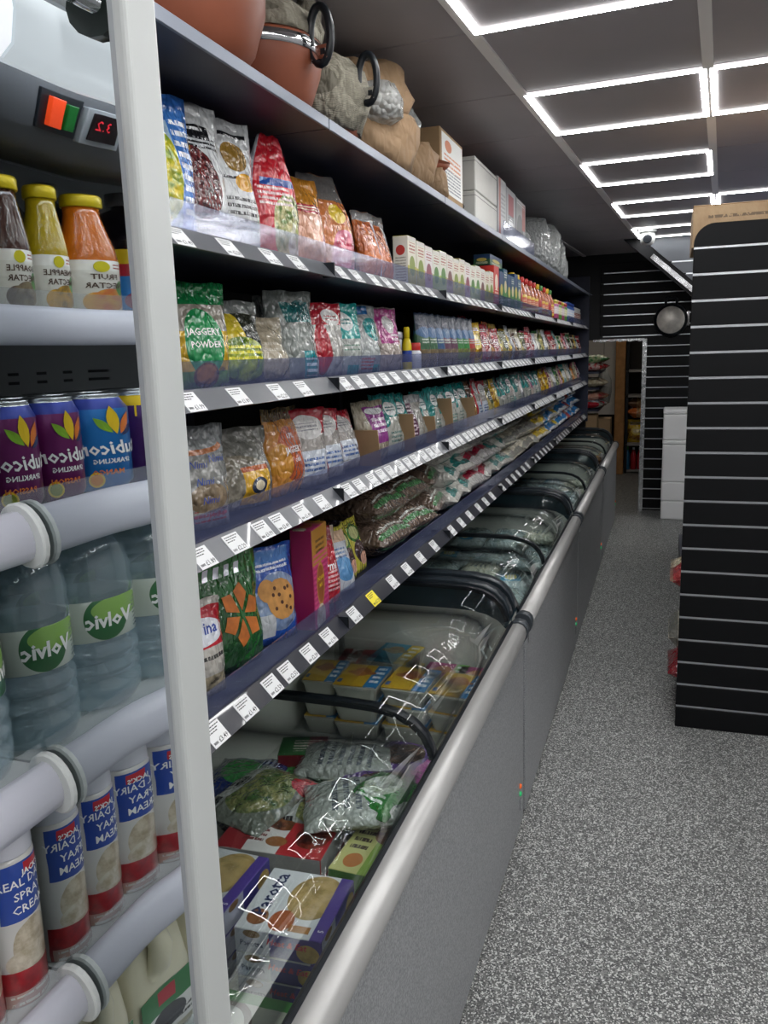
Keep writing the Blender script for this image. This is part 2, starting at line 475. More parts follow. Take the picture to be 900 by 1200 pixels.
mm.build('diagonal_trim', plain('trim_painted_reflections', '#9a9a9c', .2, 1.0, var=.3, vscale=18, bump=.5, bscale=20), bk)  # colour mottling imitates goods reflected in the metal trim

# CCTV turret camera
cc = thing('security_camera', 'small white dome security camera hanging from the ceiling', 'camera', (-0.168, 6.86, CZ - 0.001))
MB().lathe([(0.062, -0.03), (0.066, -0.02), (0.066, 0.0)], 24).build('base', M_white, cc)
MB().lathe([(0.001, -0.125), (0.03, -0.121), (0.05, -0.105), (0.058, -0.075), (0.056, -0.045), (0.045, -0.028)], 24).build('ball', M_white, cc)
ln = MB().lathe([(0.001, -0.004), (0.03, -0.002), (0.034, 0.006), (0.03, 0.012)], 20).build('lens', M_rub, cc, loc=(0.0, -0.052, -0.082), rot=(math.radians(80), 0, 0))
# the pan hung on the wall
pan = thing('frying_pan', 'round pan with brushed metal base hanging on the black slat wall', 'pan', (0.024, 8.41, 1.855), (PI / 2, 0, 0))
MB().lathe([(0.001, 0.0), (0.125, 0.0), (0.13, 0.004), (0.15, 0.03), (0.155, 0.05), (0.145, 0.05), (0.13, 0.02)], 40, mats=[0, 1, 1, 1, 1, 1]).build('body', [plain('brushed_steel', '#cfcac2', 0.38, .55, var=.25, vscale=14), M_rub], pan, rot=(PI, 0, 0), loc=(0, 0, 0.035))
MB().tube([(-0.05, 0.14, 0.0), (-0.048, 0.19, 0), (-0.03, 0.2, 0), (0.03, 0.2, 0), (0.048, 0.19, 0), (0.05, 0.14, 0)], 0.012, 8).build('handle', M_rub, pan)
hk = MB().tube([(0.024, 8.46, 2.06), (0.024, 8.41, 2.055), (0.024, 8.405, 2.07)], 0.004, 6).build('wall_hook', M_chrome)
tag(hk, 'thin metal hook on the slat wall holding the pan', 'hook')
bh = MB().box(0.165, 0.19, 8.42, 8.46, 1.80, 1.93).build('bracket', M_chrome); tag(bh, 'upright chrome bracket on the slat wall beside the pan', 'bracket')

# white foam boxes
M_foam = plain('foam', '#f6f6f6', 0.75, bump=0.3, bscale=150)
for k, (z0, z1, lb) in enumerate(((0, 0.357, 'white foam box on the floor, lowest of the stack'), (0.358, 0.752, 'tall white foam box in the middle of the stack'), (0.753, 1.037, 'white foam box with a lid on top of the stack'))):
    t = thing('foam_box', lb, 'foam box', (-0.01, 8.05, z0), group='white foam boxes by the slat wall')
    h = z1 - z0
    sp = 0.5 if k == 0 else (0.85 if k == 2 else 0.9)
    MB().box(0, 0.36, 0, 0.36, 0, h * sp - 0.002).build('box_body', M_foam, t, bevel=0.012, seg=2)
    MB().box(-0.002, 0.362, -0.002, 0.362, h * sp, h).build('lid', M_foam, t, bevel=0.012, seg=2)

# ------------------------------------------------------------------ wall shelving
FX = -0.73                       # front edge of the price strips
BACKX = -1.17
BAYS = [0.79 + 1.03 * k for k in range(8)] + [8.42]
LEVELS = {'A': 1.797, 'B': 1.535, 'C': 1.27, 'D': 0.945}
NAMES = {'A': 'upper', 'B': 'second', 'C': 'third', 'D': 'lowest'}
M_strip = plain('grey_price_strip', '#54575d', 0.3, coat=0.4)  # dark strip greyed to imitate reflections on its clear cover
M_stripn = plain('navy_price_strip', '#20222c', 0.3, coat=0.4)
M_edge = plain('light_shelf_edge', '#6f7683', 0.35, 0.3)
PRICES = ['£1.49', '£2.59', '£2.55', '£2.39', '£1.99', '£1.49', '£1.89', '£1.99', '£1.89', '£2.29', '£0.99', '£3.49']
def ticket_mesh(price, mat, detail=True):
    m = MB().box(-0.0008, 0.0004, -0.027, 0.027, 0.001, 0.042)
    m.f, m.m, m.uv, m.s = m.f[:], m.m[:], m.uv[:], m.s[:]
    if detail:
        fn = lambda ox, oz: on_plane((0.0007, ox, oz), (0, 1, 0), (0, 0, 1))
        m.text(price, 0.0135, fn(0.009, 0.009), 1, bold=0.01)
        for k, wd in enumerate((0.04, 0.034, 0.026)):
            z = 0.036 - k * 0.005
            x = -0.022
            while x < -0.022 + wd:
                l = 0.003 + 0.005 * RND.random()
                b = len(m.v); m.v += [(0.0007, x, z), (0.0007, x + l, z), (0.0007, x + l, z + 0.002), (0.0007, x, z + 0.002)]
                m.face([b, b + 1, b + 2, b + 3], 1); x += l + 0.0015
        for k in range(9):
            y = -0.023 + k * 0.0015
            b = len(m.v); m.v += [(0.0007, y, 0.006), (0.0007, y + 0.0008, 0.006), (0.0007, y + 0.0008, 0.011), (0.0007, y, 0.011)]
            m.face([b, b + 1, b + 2, b + 3], 1)
    return m.mesh('price_ticket', [mat, M_print])
TICK = [ticket_mesh(p, M_tick) for p in PRICES]
TICK_Y = ticket_mesh('£1.29', M_ticky)
TILT = math.radians(-40)          # strips lean back
def strip_prof(zb):
    return [(FX, zb), (FX + 0.002, zb + 0.001), (FX - 0.03, zb + 0.036), (FX - 0.034, zb + 0.036), (FX - 0.006, zb)]
unit = thing('wall_shelving_frame', 'dark steel back panels and uprights of the long wall shelving', 'shelving frame')
for i in range(8):
    MB().box(BACKX - 0.01, BACKX, BAYS[i] + 0.003, BAYS[i + 1] - 0.003, 0.0, 2.14).build('back_panel', M_dark, unit)
    MB().box(BACKX, BACKX + 0.03, BAYS[i] - 0.015, BAYS[i] + 0.015, 0, 2.12).build('upright', M_navy, unit)
MB().box(BACKX, FX + 0.0, 8.425, 8.445, 0.9, 2.3).build('end_panel', M_navy, unit, bevel=0.003)
spots4 = {0: [1.19, 1.29, 1.40, 1.50, 1.62, 1.70]}
ti = 0
for lv, zb in LEVELS.items():
    for i in range(8):
        y0, y1 = BAYS[i], BAYS[i + 1]
        sh = thing('shelf', 'dark steel %s shelf with clear riser and priced strip, %s bay from the fridge' % (NAMES[lv], ['first', 'second', 'third', 'fourth', 'fifth', 'sixth', 'seventh', 'last narrow'][i]), 'shelf', (0, y0, 0), group='wall shelves')
        Lb = y1 - y0
        MB().box(BACKX, FX - 0.034, 0.002, Lb - 0.002, zb + 0.008, zb + 0.03).build('shelf_board', M_navy, sh)
        MB().extrude_y(strip_prof(zb), 0.002, Lb - 0.002).build('price_strip', M_stripn if lv == 'D' else M_strip, sh)
        ps = [o for o in sh.children if o.name.startswith('price_strip')][0]
        rz = 0.047
        if not (lv == 'A' and 4 <= i <= 9 and i in (5,)):
            MB().box(FX - 0.0395, FX - 0.036, 0.004, Lb - 0.004, zb + 0.03, zb + 0.036 + rz).build('riser', M_acry, sh)
        # tickets: wide spacing on the first bay, closer further along the wall
        ys = []
        if i == 0:
            n = 4 if lv in 'AB' else 6
            ys = [0.40 + k * (0.6 / n) + 0.012 * ((k * 7) % 3) for k in range(n)]
        elif Lb > 0.9:
            n = {'A': 8, 'B': 9, 'C': 11, 'D': 6}[lv]
            ys = [0.06 + k * (0.93 / n) + 0.008 * ((k * 5 + i) % 3) for k in range(n)]
        else: ys = [0.08, 0.17, 0.26]
        for k, y in enumerate(ys):
            me = TICK[ti % len(TICK)]; ti += 1
            if lv == 'D' and i == 1 and k == 1: me = TICK_Y
            link('price_ticket', me, ps, (FX + 0.0028, y, zb + 0.001), (0, math.radians(-42), 0))
        if i < 7:
            MB().box(FX - 0.03, FX + 0.0, -0.004, 0.0, zb, zb + 0.034).build('end_clip', M_rub, sh)
# top deck
ZT = 2.14
for i in range(8):
    y0, y1 = BAYS[i], BAYS[i + 1]; Lb = y1 - y0
    sh = thing('top_shelf', 'dark steel top deck with pale front edge, %s bay from the fridge' % ['first', 'second', 'third', 'fourth', 'fifth', 'sixth', 'seventh', 'last narrow'][i], 'shelf', (0, y0, 0), group='top deck shelves')
    MB().box(BACKX, FX - 0.006, 0.002, Lb - 0.002, ZT - 0.022, ZT).build('shelf_board', M_navy, sh)
    MB().box(FX - 0.006, FX, 0.002, Lb - 0.002, ZT - 0.024, ZT).build('front_edge', M_edge, sh, bevel=0.0015)
    for k in ():
        MB().box(BACKX + 0.03, FX - 0.05, Lb * (k + 0.5) / 3 - 0.03, Lb * (k + 0.5) / 3 + 0.03, ZT - 0.034, ZT - 0.022).build('stiffener', M_navy, sh)
    if i == 3: MB().box(FX - 0.012, FX - 0.008, 0.1, Lb, ZT, ZT + 0.075).build('riser', M_acry, sh)

# ------------------------------------------------------------------ bags and boxes
def hsh(a, b, c=0): return math.sin(a * 12.9898 + b * 78.233 + c * 37.719) * 43758.5453 % 1.0
def bag_mesh(w, h, d, seed=0, fin=0.1, gusset=0.5, crump=1.0, pinch=0.0, nu=12, nv=14, lying=False):
    """filled plastic bag: flat seal at the top, swollen body, gusset at the bottom; front faces +X"""
    m = MB()
    def prof(t):
        b = gusset + (1 - gusset) * min(1, t / 0.22) if not lying else min(1.0, (t / 0.25) ** 0.6)
        e = 1.0 - max(0, (t - 0.3) / (0.7 - fin)) ** 1.6 if not lying else min(1.0, ((1 - t) / 0.25) ** 0.6 if t < 1 else 0)
        return max(0.02, min(b, max(0.0, e)))
    def pt(s, t, side):
        p = prof(t)
        edge = max(0.0, 1 - abs(s) ** 3.0) ** 0.6
        th = d * 0.5 * p * edge + 0.0012
        wd = w * 0.5 * (1 - 0.10 * p * (0.5 + 0.5 * hsh(seed, round(t * 6)))) * (1 - pinch * max(0, t - 0.55) / 0.45)
        cr = crump * (0.05 * d) * (math.sin(s * 7 + t * 9 + seed * 1.7) + math.sin(s * 13 - t * 17 + seed * 3.1) * 0.6 + math.sin(t * 29 + s * 5 + seed) * 0.4) * (0.3 + p) * (1 - abs(s) ** 6)
        x = side * th + cr * (0.5 if side > 0 else 0.3) + d * 0.10 * math.sin(t * 3 + seed) * t * crump
        y = wd * s + 0.012 * w * math.sin(t * 11 + seed * 2)
        z = t * h - (0.02 * h * abs(math.sin(s * 3 + seed)) * t if t > 0.8 else 0)
        return (x, y, z)
    for side in (1, -1):
        b = len(m.v)
        for j in range(nv + 1):
            for i in range(nu + 1):
                m.v.append(pt(-1 + 2 * i / nu, j / nv, side))
        for j in range(nv):
            for i in range(nu):
                q = [b + j * (nu + 1) + i, b + j * (nu + 1) + i + 1, b + (j + 1) * (nu + 1) + i + 1, b + (j + 1) * (nu + 1) + i]
                uv = [(i / nu, j / nv), ((i + 1) / nu, j / nv), ((i + 1) / nu, (j + 1) / nv), (i / nu, (j + 1) / nv)]
                if side < 0: q, uv = q[::-1], uv[::-1]
                m.face(q, 0, uv, True)
    n1 = (nu + 1) * (nv + 1)
    for i in range(nu):
        m.face([i + 1, i, n1 + i, n1 + i + 1], 0, [(i / nu, 0)] * 4, True)
        o = nv * (nu + 1)
        m.face([o + i, o + i + 1, n1 + o + i + 1, n1 + o + i], 0, [(i / nu, 1)] * 4, True)
    for j in range(nv):
        a, c = j * (nu + 1), (j + 1) * (nu + 1)
        m.face([a, c, n1 + c, n1 + a], 0, [(0, j / nv)] * 4, True)
        a += nu; c += nu
        m.face([c, a, n1 + a, n1 + c], 0, [(1, j / nv)] * 4, True)
    return m
_BC = {}
def bag(name, label, cat, mat, y, z, w, h, d=0.07, x=None, yaw=0.0, lean=-0.06, roll=0.0, group=None, seed=None, **kw):
    seed = seed if seed is not None else RND.randint(0, 9)
    w = w * (1.1 if y < 2.8 else 1.0)
    key = (round(w, 3), round(h, 3), round(d, 3), seed, mat.name, tuple(sorted(kw.items())))
    if key not in _BC: _BC[key] = bag_mesh(w, h, d, seed, **kw).mesh(name, [mat])
    turn = -0.38 if y < 2.3 else (-0.25 if y < 4 else -0.12)
    if z > 1.9 or x is not None or y > 8.4: turn = 0.0
    yaw += turn
    o = link(name, _BC[key], None, (x if x is not None else FX - 0.05 - d * 0.6 + turn * w * 0.35, y, z + abs(math.sin(lean)) * d * 0.25), (0, lean, 0))
    o.rotation_euler = Matrix.Rotation(yaw, 3, 'Z').to_4x4().to_euler() if False else (roll, lean, yaw)
    return tag(o, label, cat, group)
def label_text(parent, body, size, y, z, x, mat, bold=0.0, shear=0.0, name='lettering'):
    m = MB().text(body, size, on_plane((x, y, z), (0, 1, 0), (0, 0, 1)), 0, shear, bold)
    return m.build(name, mat, parent)
def wrap_text(parent, body, size, s0, t0, bagp, mat, bold=0.0, shear=0.0):
    """lettering laid on the bag's own front surface; bagp = (w,h,d,mesh object)"""
    w_, h_ = bagp[0], bagp[1]
    bm = bpy.data.meshes[parent.data.name]
    from mathutils.bvhtree import BVHTree
    tree = BVHTree.FromPolygons([v.co for v in bm.vertices], [p.vertices for p in bm.polygons])
    def fn(x, y):
        yy, zz = s0 * w_ / 2 + x, t0 * h_ + y
        hit = tree.ray_cast(Vector((0.5, yy, zz)), Vector((-1, 0, 0)))
        return (hit[0].x if hit[0] else 0.0) + 0.0009, yy, zz
    return MB().text(body, size, fn, 0, shear, bold).build('lettering', mat, parent)
M_lw = plain('print_white', '#f2f2f0', 0.4)
M_lr = plain('print_red', '#c01f2a', 0.4)
M_lb = plain('print_blue', '#1f3f95', 0.4)
M_ly = plain('print_yellow', '#f0cf2a', 0.4)
M_lg = plain('print_green', '#146b3a', 0.4)

SA, SB, SCc, SD = [LEVELS[k] + 0.0305 for k in 'ABCD']
CLR = ('#8d9290', '#6f7573', 20.0, 0.75)
P = {}
def pk(key, *a, **k): P[key] = design('pack_' + key, *a, **k)
# upper shelf
pk('noodle', '#9fb9cf', [('r', .5, .9, .5, .1, '#2a5ea8'), ('e', .42, .42, .34, .34, ('#d8c62a', '#7f9a2c', 60.0)), ('r', .85, .45, .15, .45, '#3b74bf'), ('t', .85, .5, .12, .35, '#e8eef4', 9)])
pk('chilli', '#c9ccce', [('r', .5, .88, .5, .12, '#d6d8d8'), ('r', .45, .8, .38, .05, '#17181a'), ('t', .45, .8, .3, .025, '#e8e8e8', 1), ('e', .5, .42, .32, .26, ('#3a1418', '#6d2c2c', 90.0)), ('t', .5, .12, .4, .09, '#26282a', 4), ('e', .3, .68, .2, .1, '#a9852c'), ('t', .62, .7, .3, .05, '#26282a', 3)])
pk('masala', '#c6c8c9', [('r', .5, .9, .42, .015, '#17181a'), ('r', .5, .55, .42, .012, '#17181a'), ('e', .62, .72, .22, .12, '#8b6a2a'), ('e', .75, .52, .2, .07, '#d39a1f'), ('t', .5, .25, .42, .16, '#1c1d20', 6), ('r', .5, .08, .5, .05, '#dcdcdc')])
pk('redblue', '#b21f2b', [('r', .5, .72, .5, .08, '#2c5fa8'), ('t', .5, .72, .4, .05, '#ffffff', 2), ('e', .5, .4, .3, .2, '#d3434b')])
pk('rednoodle', '#c51d2b', [('r', .85, .7, .15, .3, '#d3283a'), ('e', .7, .28, .36, .26, ('#d3c88e', '#5d7b35', 60.0)), ('e', .85, .2, .2, .18, ('#e9e5d4', '#99a04a', 50.0)), ('r', .55, .62, .35, .03, '#2a50a0'), ('t', .45, .5, .3, .08, '#f0d8d8', 4), ('r', .04, .5, .05, .5, '#c9ccd2')])
pk('peach', ('#dba487', '#d29472', 30.0), [('r', .5, .8, .5, .2, '#c9872f'), ('r', .5, .62, .5, .05, '#a8202e'), ('t', .5, .62, .4, .03, '#f4e2c4', 2)])
pk('orangeclear', ('#d2824a', '#c8733a', 25.0), [('r', .5, .86, .5, .14, '#9a9693', .45), ('e', .62, .58, .15, .1, '#e8c433'), ('e', .7, .2, .3, .22, '#d9768a'), ('t', .7, .2, .22, .1, '#b02040', 3)])
pk('pasta', ('#c3652c', '#a9511f', 50.0), [('r', .5, .93, .5, .07, '#8d8a88', .6), ('r', .9, .45, .1, .45, '#c9c6c4')])
# second shelf
pk('jaggery', '#8a8478', [('r', .5, .9, .5, .12, '#12713c'), ('r', .5, .26, .5, .27, '#c8a21d'), ('r', .5, .06, .5, .1, '#5f8a2a'), ('e', .5, .42, .3, .32, '#1d8a4c'), ('e', .5, .12, .2, .12, '#6e4718'), ('e', .5, .13, .16, .09, '#a86c25')])
pk('darkyg', '#2b2f22', [('e', .35, .6, .3, .3, '#c9b32a'), ('e', .55, .28, .42, .26, ('#9fae2c', '#4d6b20', 30.0)), ('t', .55, .35, .35, .1, '#e8e23a', 3), ('r', .5, .92, .5, .08, '#777b78')])
pk('flour', ('#b3a892', '#a1967f', 14.0), [('t', .5, .5, .3, .1, '#c9c0ae', 2)])
pk('clearteal', ('#79807c', '#9aa09a', 16.0, 0.9), [('r', .6, .75, .3, .12, '#20696a'), ('e', .7, .78, .2, .13, '#19595b'), ('r', .75, .14, .2, .16, '#1b8f96'), ('t', .75, .12, .16, .1, '#e8f2f2', 3)])
pk('redwhite', ('#b4b2ac', '#a3a19a', 20.0), [('r', .5, .85, .5, .16, '#b01e2c'), ('e', .68, .8, .22, .12, '#e7e5e2'), ('e', .35, .38, .18, .36, '#b01e2c'), ('t', .68, .8, .15, .05, '#a0202c', 2), ('t', .72, .4, .18, .06, '#777', 2)]) if False else pk('redwhite', ('#b4b2ac', '#a3a19a', 20.0), [('r', .5, .85, .5, .16, '#b01e2c'), ('e', .68, .8, .22, .12, '#e7e5e2'), ('e', .35, .38, .18, .36, '#b01e2c'), ('t', .68, .8, .15, .05, '#a0202c', 2)])
pk('tealwhite', ('#b9bdb8', '#a5aaa5', 20.0), [('r', .5, .76, .5, .26, '#1a9a97'), ('e', .42, .74, .25, .13, '#e4e8e6'), ('r', .55, .06, .2, .08, '#1a9a97'), ('t', .42, .74, .18, .05, '#1a7a78', 2), ('t', .5, .38, .3, .04, '#5a6', 1) if False else ('t', .5, .38, .3, .04, '#55806a', 1)])
pk('blueteal', ('#b4b9b8', '#9da3a2', 18.0), [('r', .4, .92, .42, .06, '#1f6fb0'), ('e', .82, .62, .25, .18, '#1a9a97'), ('t', .45, .12, .25, .09, '#c83040', 4), ('r', .8, .05, .1, .06, '#1a9a97')])
pk('magenta', ('#b7a9a0', '#a3978f', 20.0), [('r', .6, .7, .45, .28, '#b03a86'), ('e', .55, .72, .2, .14, '#e6dfe2'), ('t', .7, .5, .2, .1, '#e9d0e0', 3)])
for k, c, e in (('pouch_g', '#2c5a3a', '#8b7a52'), ('pouch_b', '#2b4f79', '#7f6f5a'), ('pouch_p', '#5a2f4a', '#9a8a70'), ('pouch_r', '#b03a34', '#b06a3a'), ('pouch_l', '#2f7a3a', '#8aa04a')):
    pk(k, c, [('r', .5, .84, .5, .18, '#1d2f4a'), ('e', .5, .64, .5, .1, '#35608c'), ('t', .5, .5, .3, .05, '#b8c4b8', 2), ('r', .5, .17, .42, .17, (e, '#5a4a38', 40.0))], bump=0.2, coat=.25, rough=.4)
# generic packets for the far bays
GEN = [('red and white', '#b3202c', '#e3dcd4', '#8f1420'), ('yellow', '#d8b020', '#7a4a18', '#e9d46a'), ('orange', '#cc6a2a', '#e6c08a', '#8a2a20'), ('pink', '#c05a7a', '#e0c8cc', '#8a2a4a'), ('teal and clear', '#1f8f8c', '#b4b8b0', '#d8dcd8'), ('olive', '#6a6a34', '#c8b878', '#3a4a20'), ('silver', '#a8acb0', '#5a5e64', '#d8dadc'), ('green', '#2c7a3c', '#c8c89a', '#184a24'), ('cream', '#c8bfa4', '#9a8a6a', '#e8e2d0'), ('brown', '#6a4a34', '#b08a5a', '#3a2418')]
for n, a, b, c in GEN:
    pk('g_' + n, (b, a, 22.0), [('r', .5, .82, .5, .18, a), ('e', .5, .5, .3, .18, c), ('t', .5, .5, .2, .08, '#f0ece4', 3), ('t', .5, .82, .35, .06, '#f0ece4', 2), ('r', .5, .06, .5, .06, a)])
# third shelf
pk('nimi', ('#6f716f', '#8f8f8b', 20.0), [('r', .5, .86, .5, .14, '#7d8182'), ('r', .5, .14, .46, .14, '#98948f'), ('t', .55, .13, .3, .06, '#b03a3a', 2), ('e', .5, .3, .35, .14, ('#8a7860', '#6a5a44', 40.0)), ('e', .5, .78, .42, .07, '#a8643a'), ('e', .5, .81, .36, .05, '#8a8e8e')])
pk('lumps', ('#70706a', '#8c8a82', 14.0), [('e', .45, .32, .5, .34, ('#6a6558', '#938c7c', 22.0)), ('r', .68, .28, .19, .23, '#d6a51c'), ('r', .68, .48, .19, .03, '#b0551f'), ('e', .68, .27, .11, .1, '#24324a'), ('e', .68, .27, .06, .06, '#d9cdb0')])
pk('jagorange', ('#b8742a', '#c98a34', 26.0), [('r', .5, .93, .5, .07, '#6b5a3a'), ('e', .5, .45, .38, .32, '#b4521c'), ('e', .2, .4, .2, .2, '#c98a2a')])
pk('redcircle', ('#8f8a86', '#a09a94', 26.0), [('r', .5, .84, .5, .18, '#a81a2a'), ('e', .5, .76, .38, .16, '#d9d6d3'), ('t', .5, .76, .26, .05, '#8a8a90', 2), ('r', .5, .3, .34, .16, '#c5ccd6'), ('t', .5, .3, .26, .1, '#4a68a0', 3), ('e', .02, .4, .12, .3, '#a81a2a'), ('e', .98, .3, .12, .24, '#a81a2a')])
pk('purplepack', ('#a59c88', '#8e846f', 26.0), [('r', .62, .6, .34, .3, '#8d3a86'), ('t', .62, .56, .24, .14, '#e6d4e4', 3), ('e', .62, .82, .3, .06, '#d0cfd2')])
pk('tealclear', ('#9c9d96', '#b0b0a8', 20.0), [('r', .5, .8, .5, .2, '#177f7c'), ('e', .6, .74, .24, .12, '#dbe0de'), ('t', .6, .74, .18, .05, '#1a6a68', 2), ('e', .2, .56, .25, .12, '#177f7c'), ('t', .6, .3, .25, .1, '#5a7a74', 3)])
pk('darkberry', ('#93918a', '#a7a59c', 20.0), [('r', .3, .6, .22, .4, '#5a3048'), ('t', .3, .5, .16, .3, '#d8c8d0', 8), ('r', .5, .92, .5, .08, '#8c8f90')])
# lowest shelf
pk('arina', ('#a8a49c', '#b8b4ab', 30.0), [('r', .5, .72, .5, .2, '#b01f2d'), ('e', .6, .68, .38, .14, '#dfe2ea'), ('t', .6, .42, .3, .04, '#333', 1) if False else ('t', .6, .42, .3, .04, '#333333', 1), ('r', .5, .1, .5, .14, ('#8a8068', '#a59a80', 60.0))])
pk('samosa', '#1f5c27', [('r', .5, .9, .5, .1, '#2c7030'), ('e', .25, .3, .35, .4, '#17481e'), ('r', .97, .5, .03, .5, '#4a8f3a'), ('e', .06, .2, .07, .2, '#b8bdb0')], bump=0.35)
pk('cookie', '#1f4fa8', [('e', .55, .42, .46, .3, ('#8fa0ba', '#6a86b4', 20.0)), ('r', .5, .88, .42, .08, '#3b78c0'), ('t', .5, .8, .36, .05, '#dfe8f4', 2), ('r', .2, .2, .2, .12, '#c9ccd0')], bump=0.35)
pk('vermi', '#b01c2c', [('r', .5, .9, .5, .1, '#7a1424'), ('t', .5, .3, .36, .14, '#e4b8bc', 5), ('r', .96, .5, .05, .5, '#c8b09a')])
pk('whiteblue', ('#b4bac2', '#c6cad0', 22.0), [('e', .6, .35, .35, .2, '#5a92c4'), ('r', .5, .9, .5, .1, '#c8a88a'), ('t', .5, .6, .3, .1, '#4a6a94', 3)])
pk('yellowgreen', '#b9b23c', [('e', .5, .72, .4, .18, '#3f7a2c'), ('e', .5, .72, .3, .12, '#c8c88a'), ('e', .5, .36, .36, .22, ('#2a1a1a', '#4a2a2a', 30.0)), ('e', .62, .22, .3, .12, '#dca890'), ('t', .5, .9, .36, .05, '#4a4a18', 2)])
pk('brownrice', ('#5a4a40', '#6e5d50', 60.0), [('r', .5, .6, .4, .1, '#4e4550'), ('t', .5, .6, .34, .07, '#8d8aa0', 2), ('r', .5, .07, .44, .025, '#3f7a44'), ('t', .5, .12, .4, .02, '#c8ccc4', 1)])
pk('whitegreen', ('#cfcdc6', '#bab8b0', 18.0), [('r', .5, .08, .4, .03, '#2a7f78'), ('e', .3, .14, .16, .05, '#2a7f78'), ('t', .5, .6, .35, .12, '#7a8a98', 3), ('r', .5, .9, .5, .06, '#8a2a40')])
pk('greyred', ('#b4b0ae', '#c4c0bd', 18.0), [('r', .5, .16, .5, .05, '#a0203a'), ('t', .5, .5, .35, .16, '#4a4a50', 4)])
pk('rice', ('#ded8c6', '#c8c1ac', 40.0), [('r', .5, .06, .5, .05, '#8a8a80'), ('t', .5, .5, .3, .06, '#8f8a74', 1)])
pk('yellowflour', ('#e0dccc', '#d0cab8', 20.0), [('r', .5, .1, .5, .06, '#d8bc2a'), ('e', .5, .5, .3, .2, '#8a6aa0')])
pk('blueflour', ('#e6e9ec', '#d4d8dc', 20.0), [('r', .5, .1, .5, .06, '#1f78b8'), ('e', .5, .55, .35, .2, '#2a88c4'), ('r', .5, .92, .5, .08, '#1f78b8')])
pk('salmon', ('#b87a66', '#c89a84', 20.0), [('r', .5, .1, .5, .06, '#a8383a'), ('e', .5, .5, .3, .2, '#d8c0b0')])

# --- upper shelf, front bay
b = bag('noodle_bag', 'pale blue bag with a yellow noodle picture beside the fridge post on the upper shelf', 'bag', P['noodle'], 1.30, SA, .16, .255, .08, seed=1)
b = bag('spice_bag', 'white and black foil bag showing dark red chillies on the upper shelf', 'bag', P['chilli'], 1.42, SA, .155, .27, .075, seed=2, lean=-.1)
b = bag('spice_bag', 'white foil bag with black stripes and gold emblem on the upper shelf', 'bag', P['masala'], 1.55, SA, .14, .265, .07, seed=3, lean=-.08)
b = bag('noodle_bag', 'red and blue bag tucked behind the tall red bag on the upper shelf', 'bag', P['redblue'], 1.79, SA, .15, .22, .07, x=-.93, seed=4)
b = bag('noodle_bag', 'tall glossy red bag with pinched top and noodle picture on the upper shelf', 'bag', P['rednoodle'], 1.745, SA, .155, .275, .08, seed=5, pinch=.65, lean=-.02)
b = bag('flour_bag', 'peach coloured bag with mustard top beside the tall red bag', 'bag', P['peach'], 1.915, SA, .17, .225, .09, seed=6, lean=-.16)
b = bag('lentil_bag', 'clear bag of orange lentils with pink panel and long clear neck', 'bag', P['orangeclear'], 2.10, SA, .19, .265, .09, seed=7, pinch=.35, lean=-.12)
b = bag('pasta_bag', 'short orange brown pasta bag next to the orange lentil bag', 'bag', P['pasta'], 2.33, SA, .10, .2, .06, seed=8, lean=-.1)
b = bag('pasta_bag', 'long orange brown pasta bag with white edge next to the small cartons', 'bag', P['pasta'], 2.45, SA, .13, .21, .07, seed=9, lean=-.16)

# cartons of food on the upper shelf
def carton(name, label, cat, y, z, w, h, d, mats, x=None, group=None, yaw=0.0, bevel=0.0015, key=None):
    key = key or (name, round(w, 3), round(h, 3), round(d, 3), tuple(m.name for m in mats))
    if key not in _BC:
        idx = [0, 0, 1 if len(mats) > 1 else 0, 1 if len(mats) > 1 else 0, 2 if len(mats) > 2 else 0, 0]
        _BC[key] = MB().box(-d / 2, d / 2, -w / 2, w / 2, 0, h, mats=idx).mesh(name, list(mats), bevel)
    o = link(name, _BC[key], None, (x if x is not None else FX - .047 - d / 2, y, z), (0, 0, yaw))
    return tag(o, label, cat, group)
ck = dict(rough=0.45, bump=0.0, coat=0.1, distort=0.004)
CART = []
for n, a, bb, c in (('yellow', '#b9ae3a', '#d8d2c0', '#7a8a2a'), ('brown', '#9a7a6a', '#d4cec4', '#6a3a34'), ('green', '#9aae4a', '#d6d6c8', '#4a7a2a'), ('pink', '#b08a94', '#d8d2d0', '#8a3a4a')):
    CART.append((n, design('carton_' + n, bb, [('r', .5, .2, .5, .22, a), ('e', .5, .42, .34, .2, c), ('t', .5, .78, .36, .1, '#9a3a34', 3), ('r', .5, .95, .5, .05, '#c8c4ba')], **ck)))
M_cside = design('carton_side', '#cfcabf', [('e', .5, .72, .3, .1, '#a8281f'), ('t', .5, .35, .35, .25, '#8a847a', 9)], **ck)
y = 2.60
carton('spice_carton', 'white carton with red oval emblem heading the carton row on the upper shelf', 'carton', y, SA, .09, .155, .05, [CART[0][1], M_cside]); y += .1
for k in range(13):
    n, m_ = CART[(k * 3 + k // 3) % 4]
    carton('spice_carton', 'small %s and white spice carton in the row on the upper shelf' % n, 'carton', y, SA, .092, .15 - .004 * (k % 3), .05, [m_, M_cside], group='spice cartons on the upper shelf'); y += .0975
m_redbox = design('carton_red', '#c2302a', [('e', .5, .6, .3, .2, '#e8dcc8'), ('t', .5, .3, .35, .12, '#f0e4d0', 3)], **ck)
m_grn = design('carton_darkgreen', '#2a5a3a', [('r', .5, .78, .5, .22, '#22406a'), ('e', .5, .5, .3, .16, '#c8b85a'), ('t', .5, .2, .35, .1, '#e0dcc0', 3)], **ck)
m_grb = design('carton_bluegreen', '#24506a', [('r', .5, .3, .5, .3, '#3a7a3a'), ('e', .5, .55, .3, .16, '#d8c8a0'), ('t', .5, .85, .35, .07, '#e8e4d0', 2)], **ck)
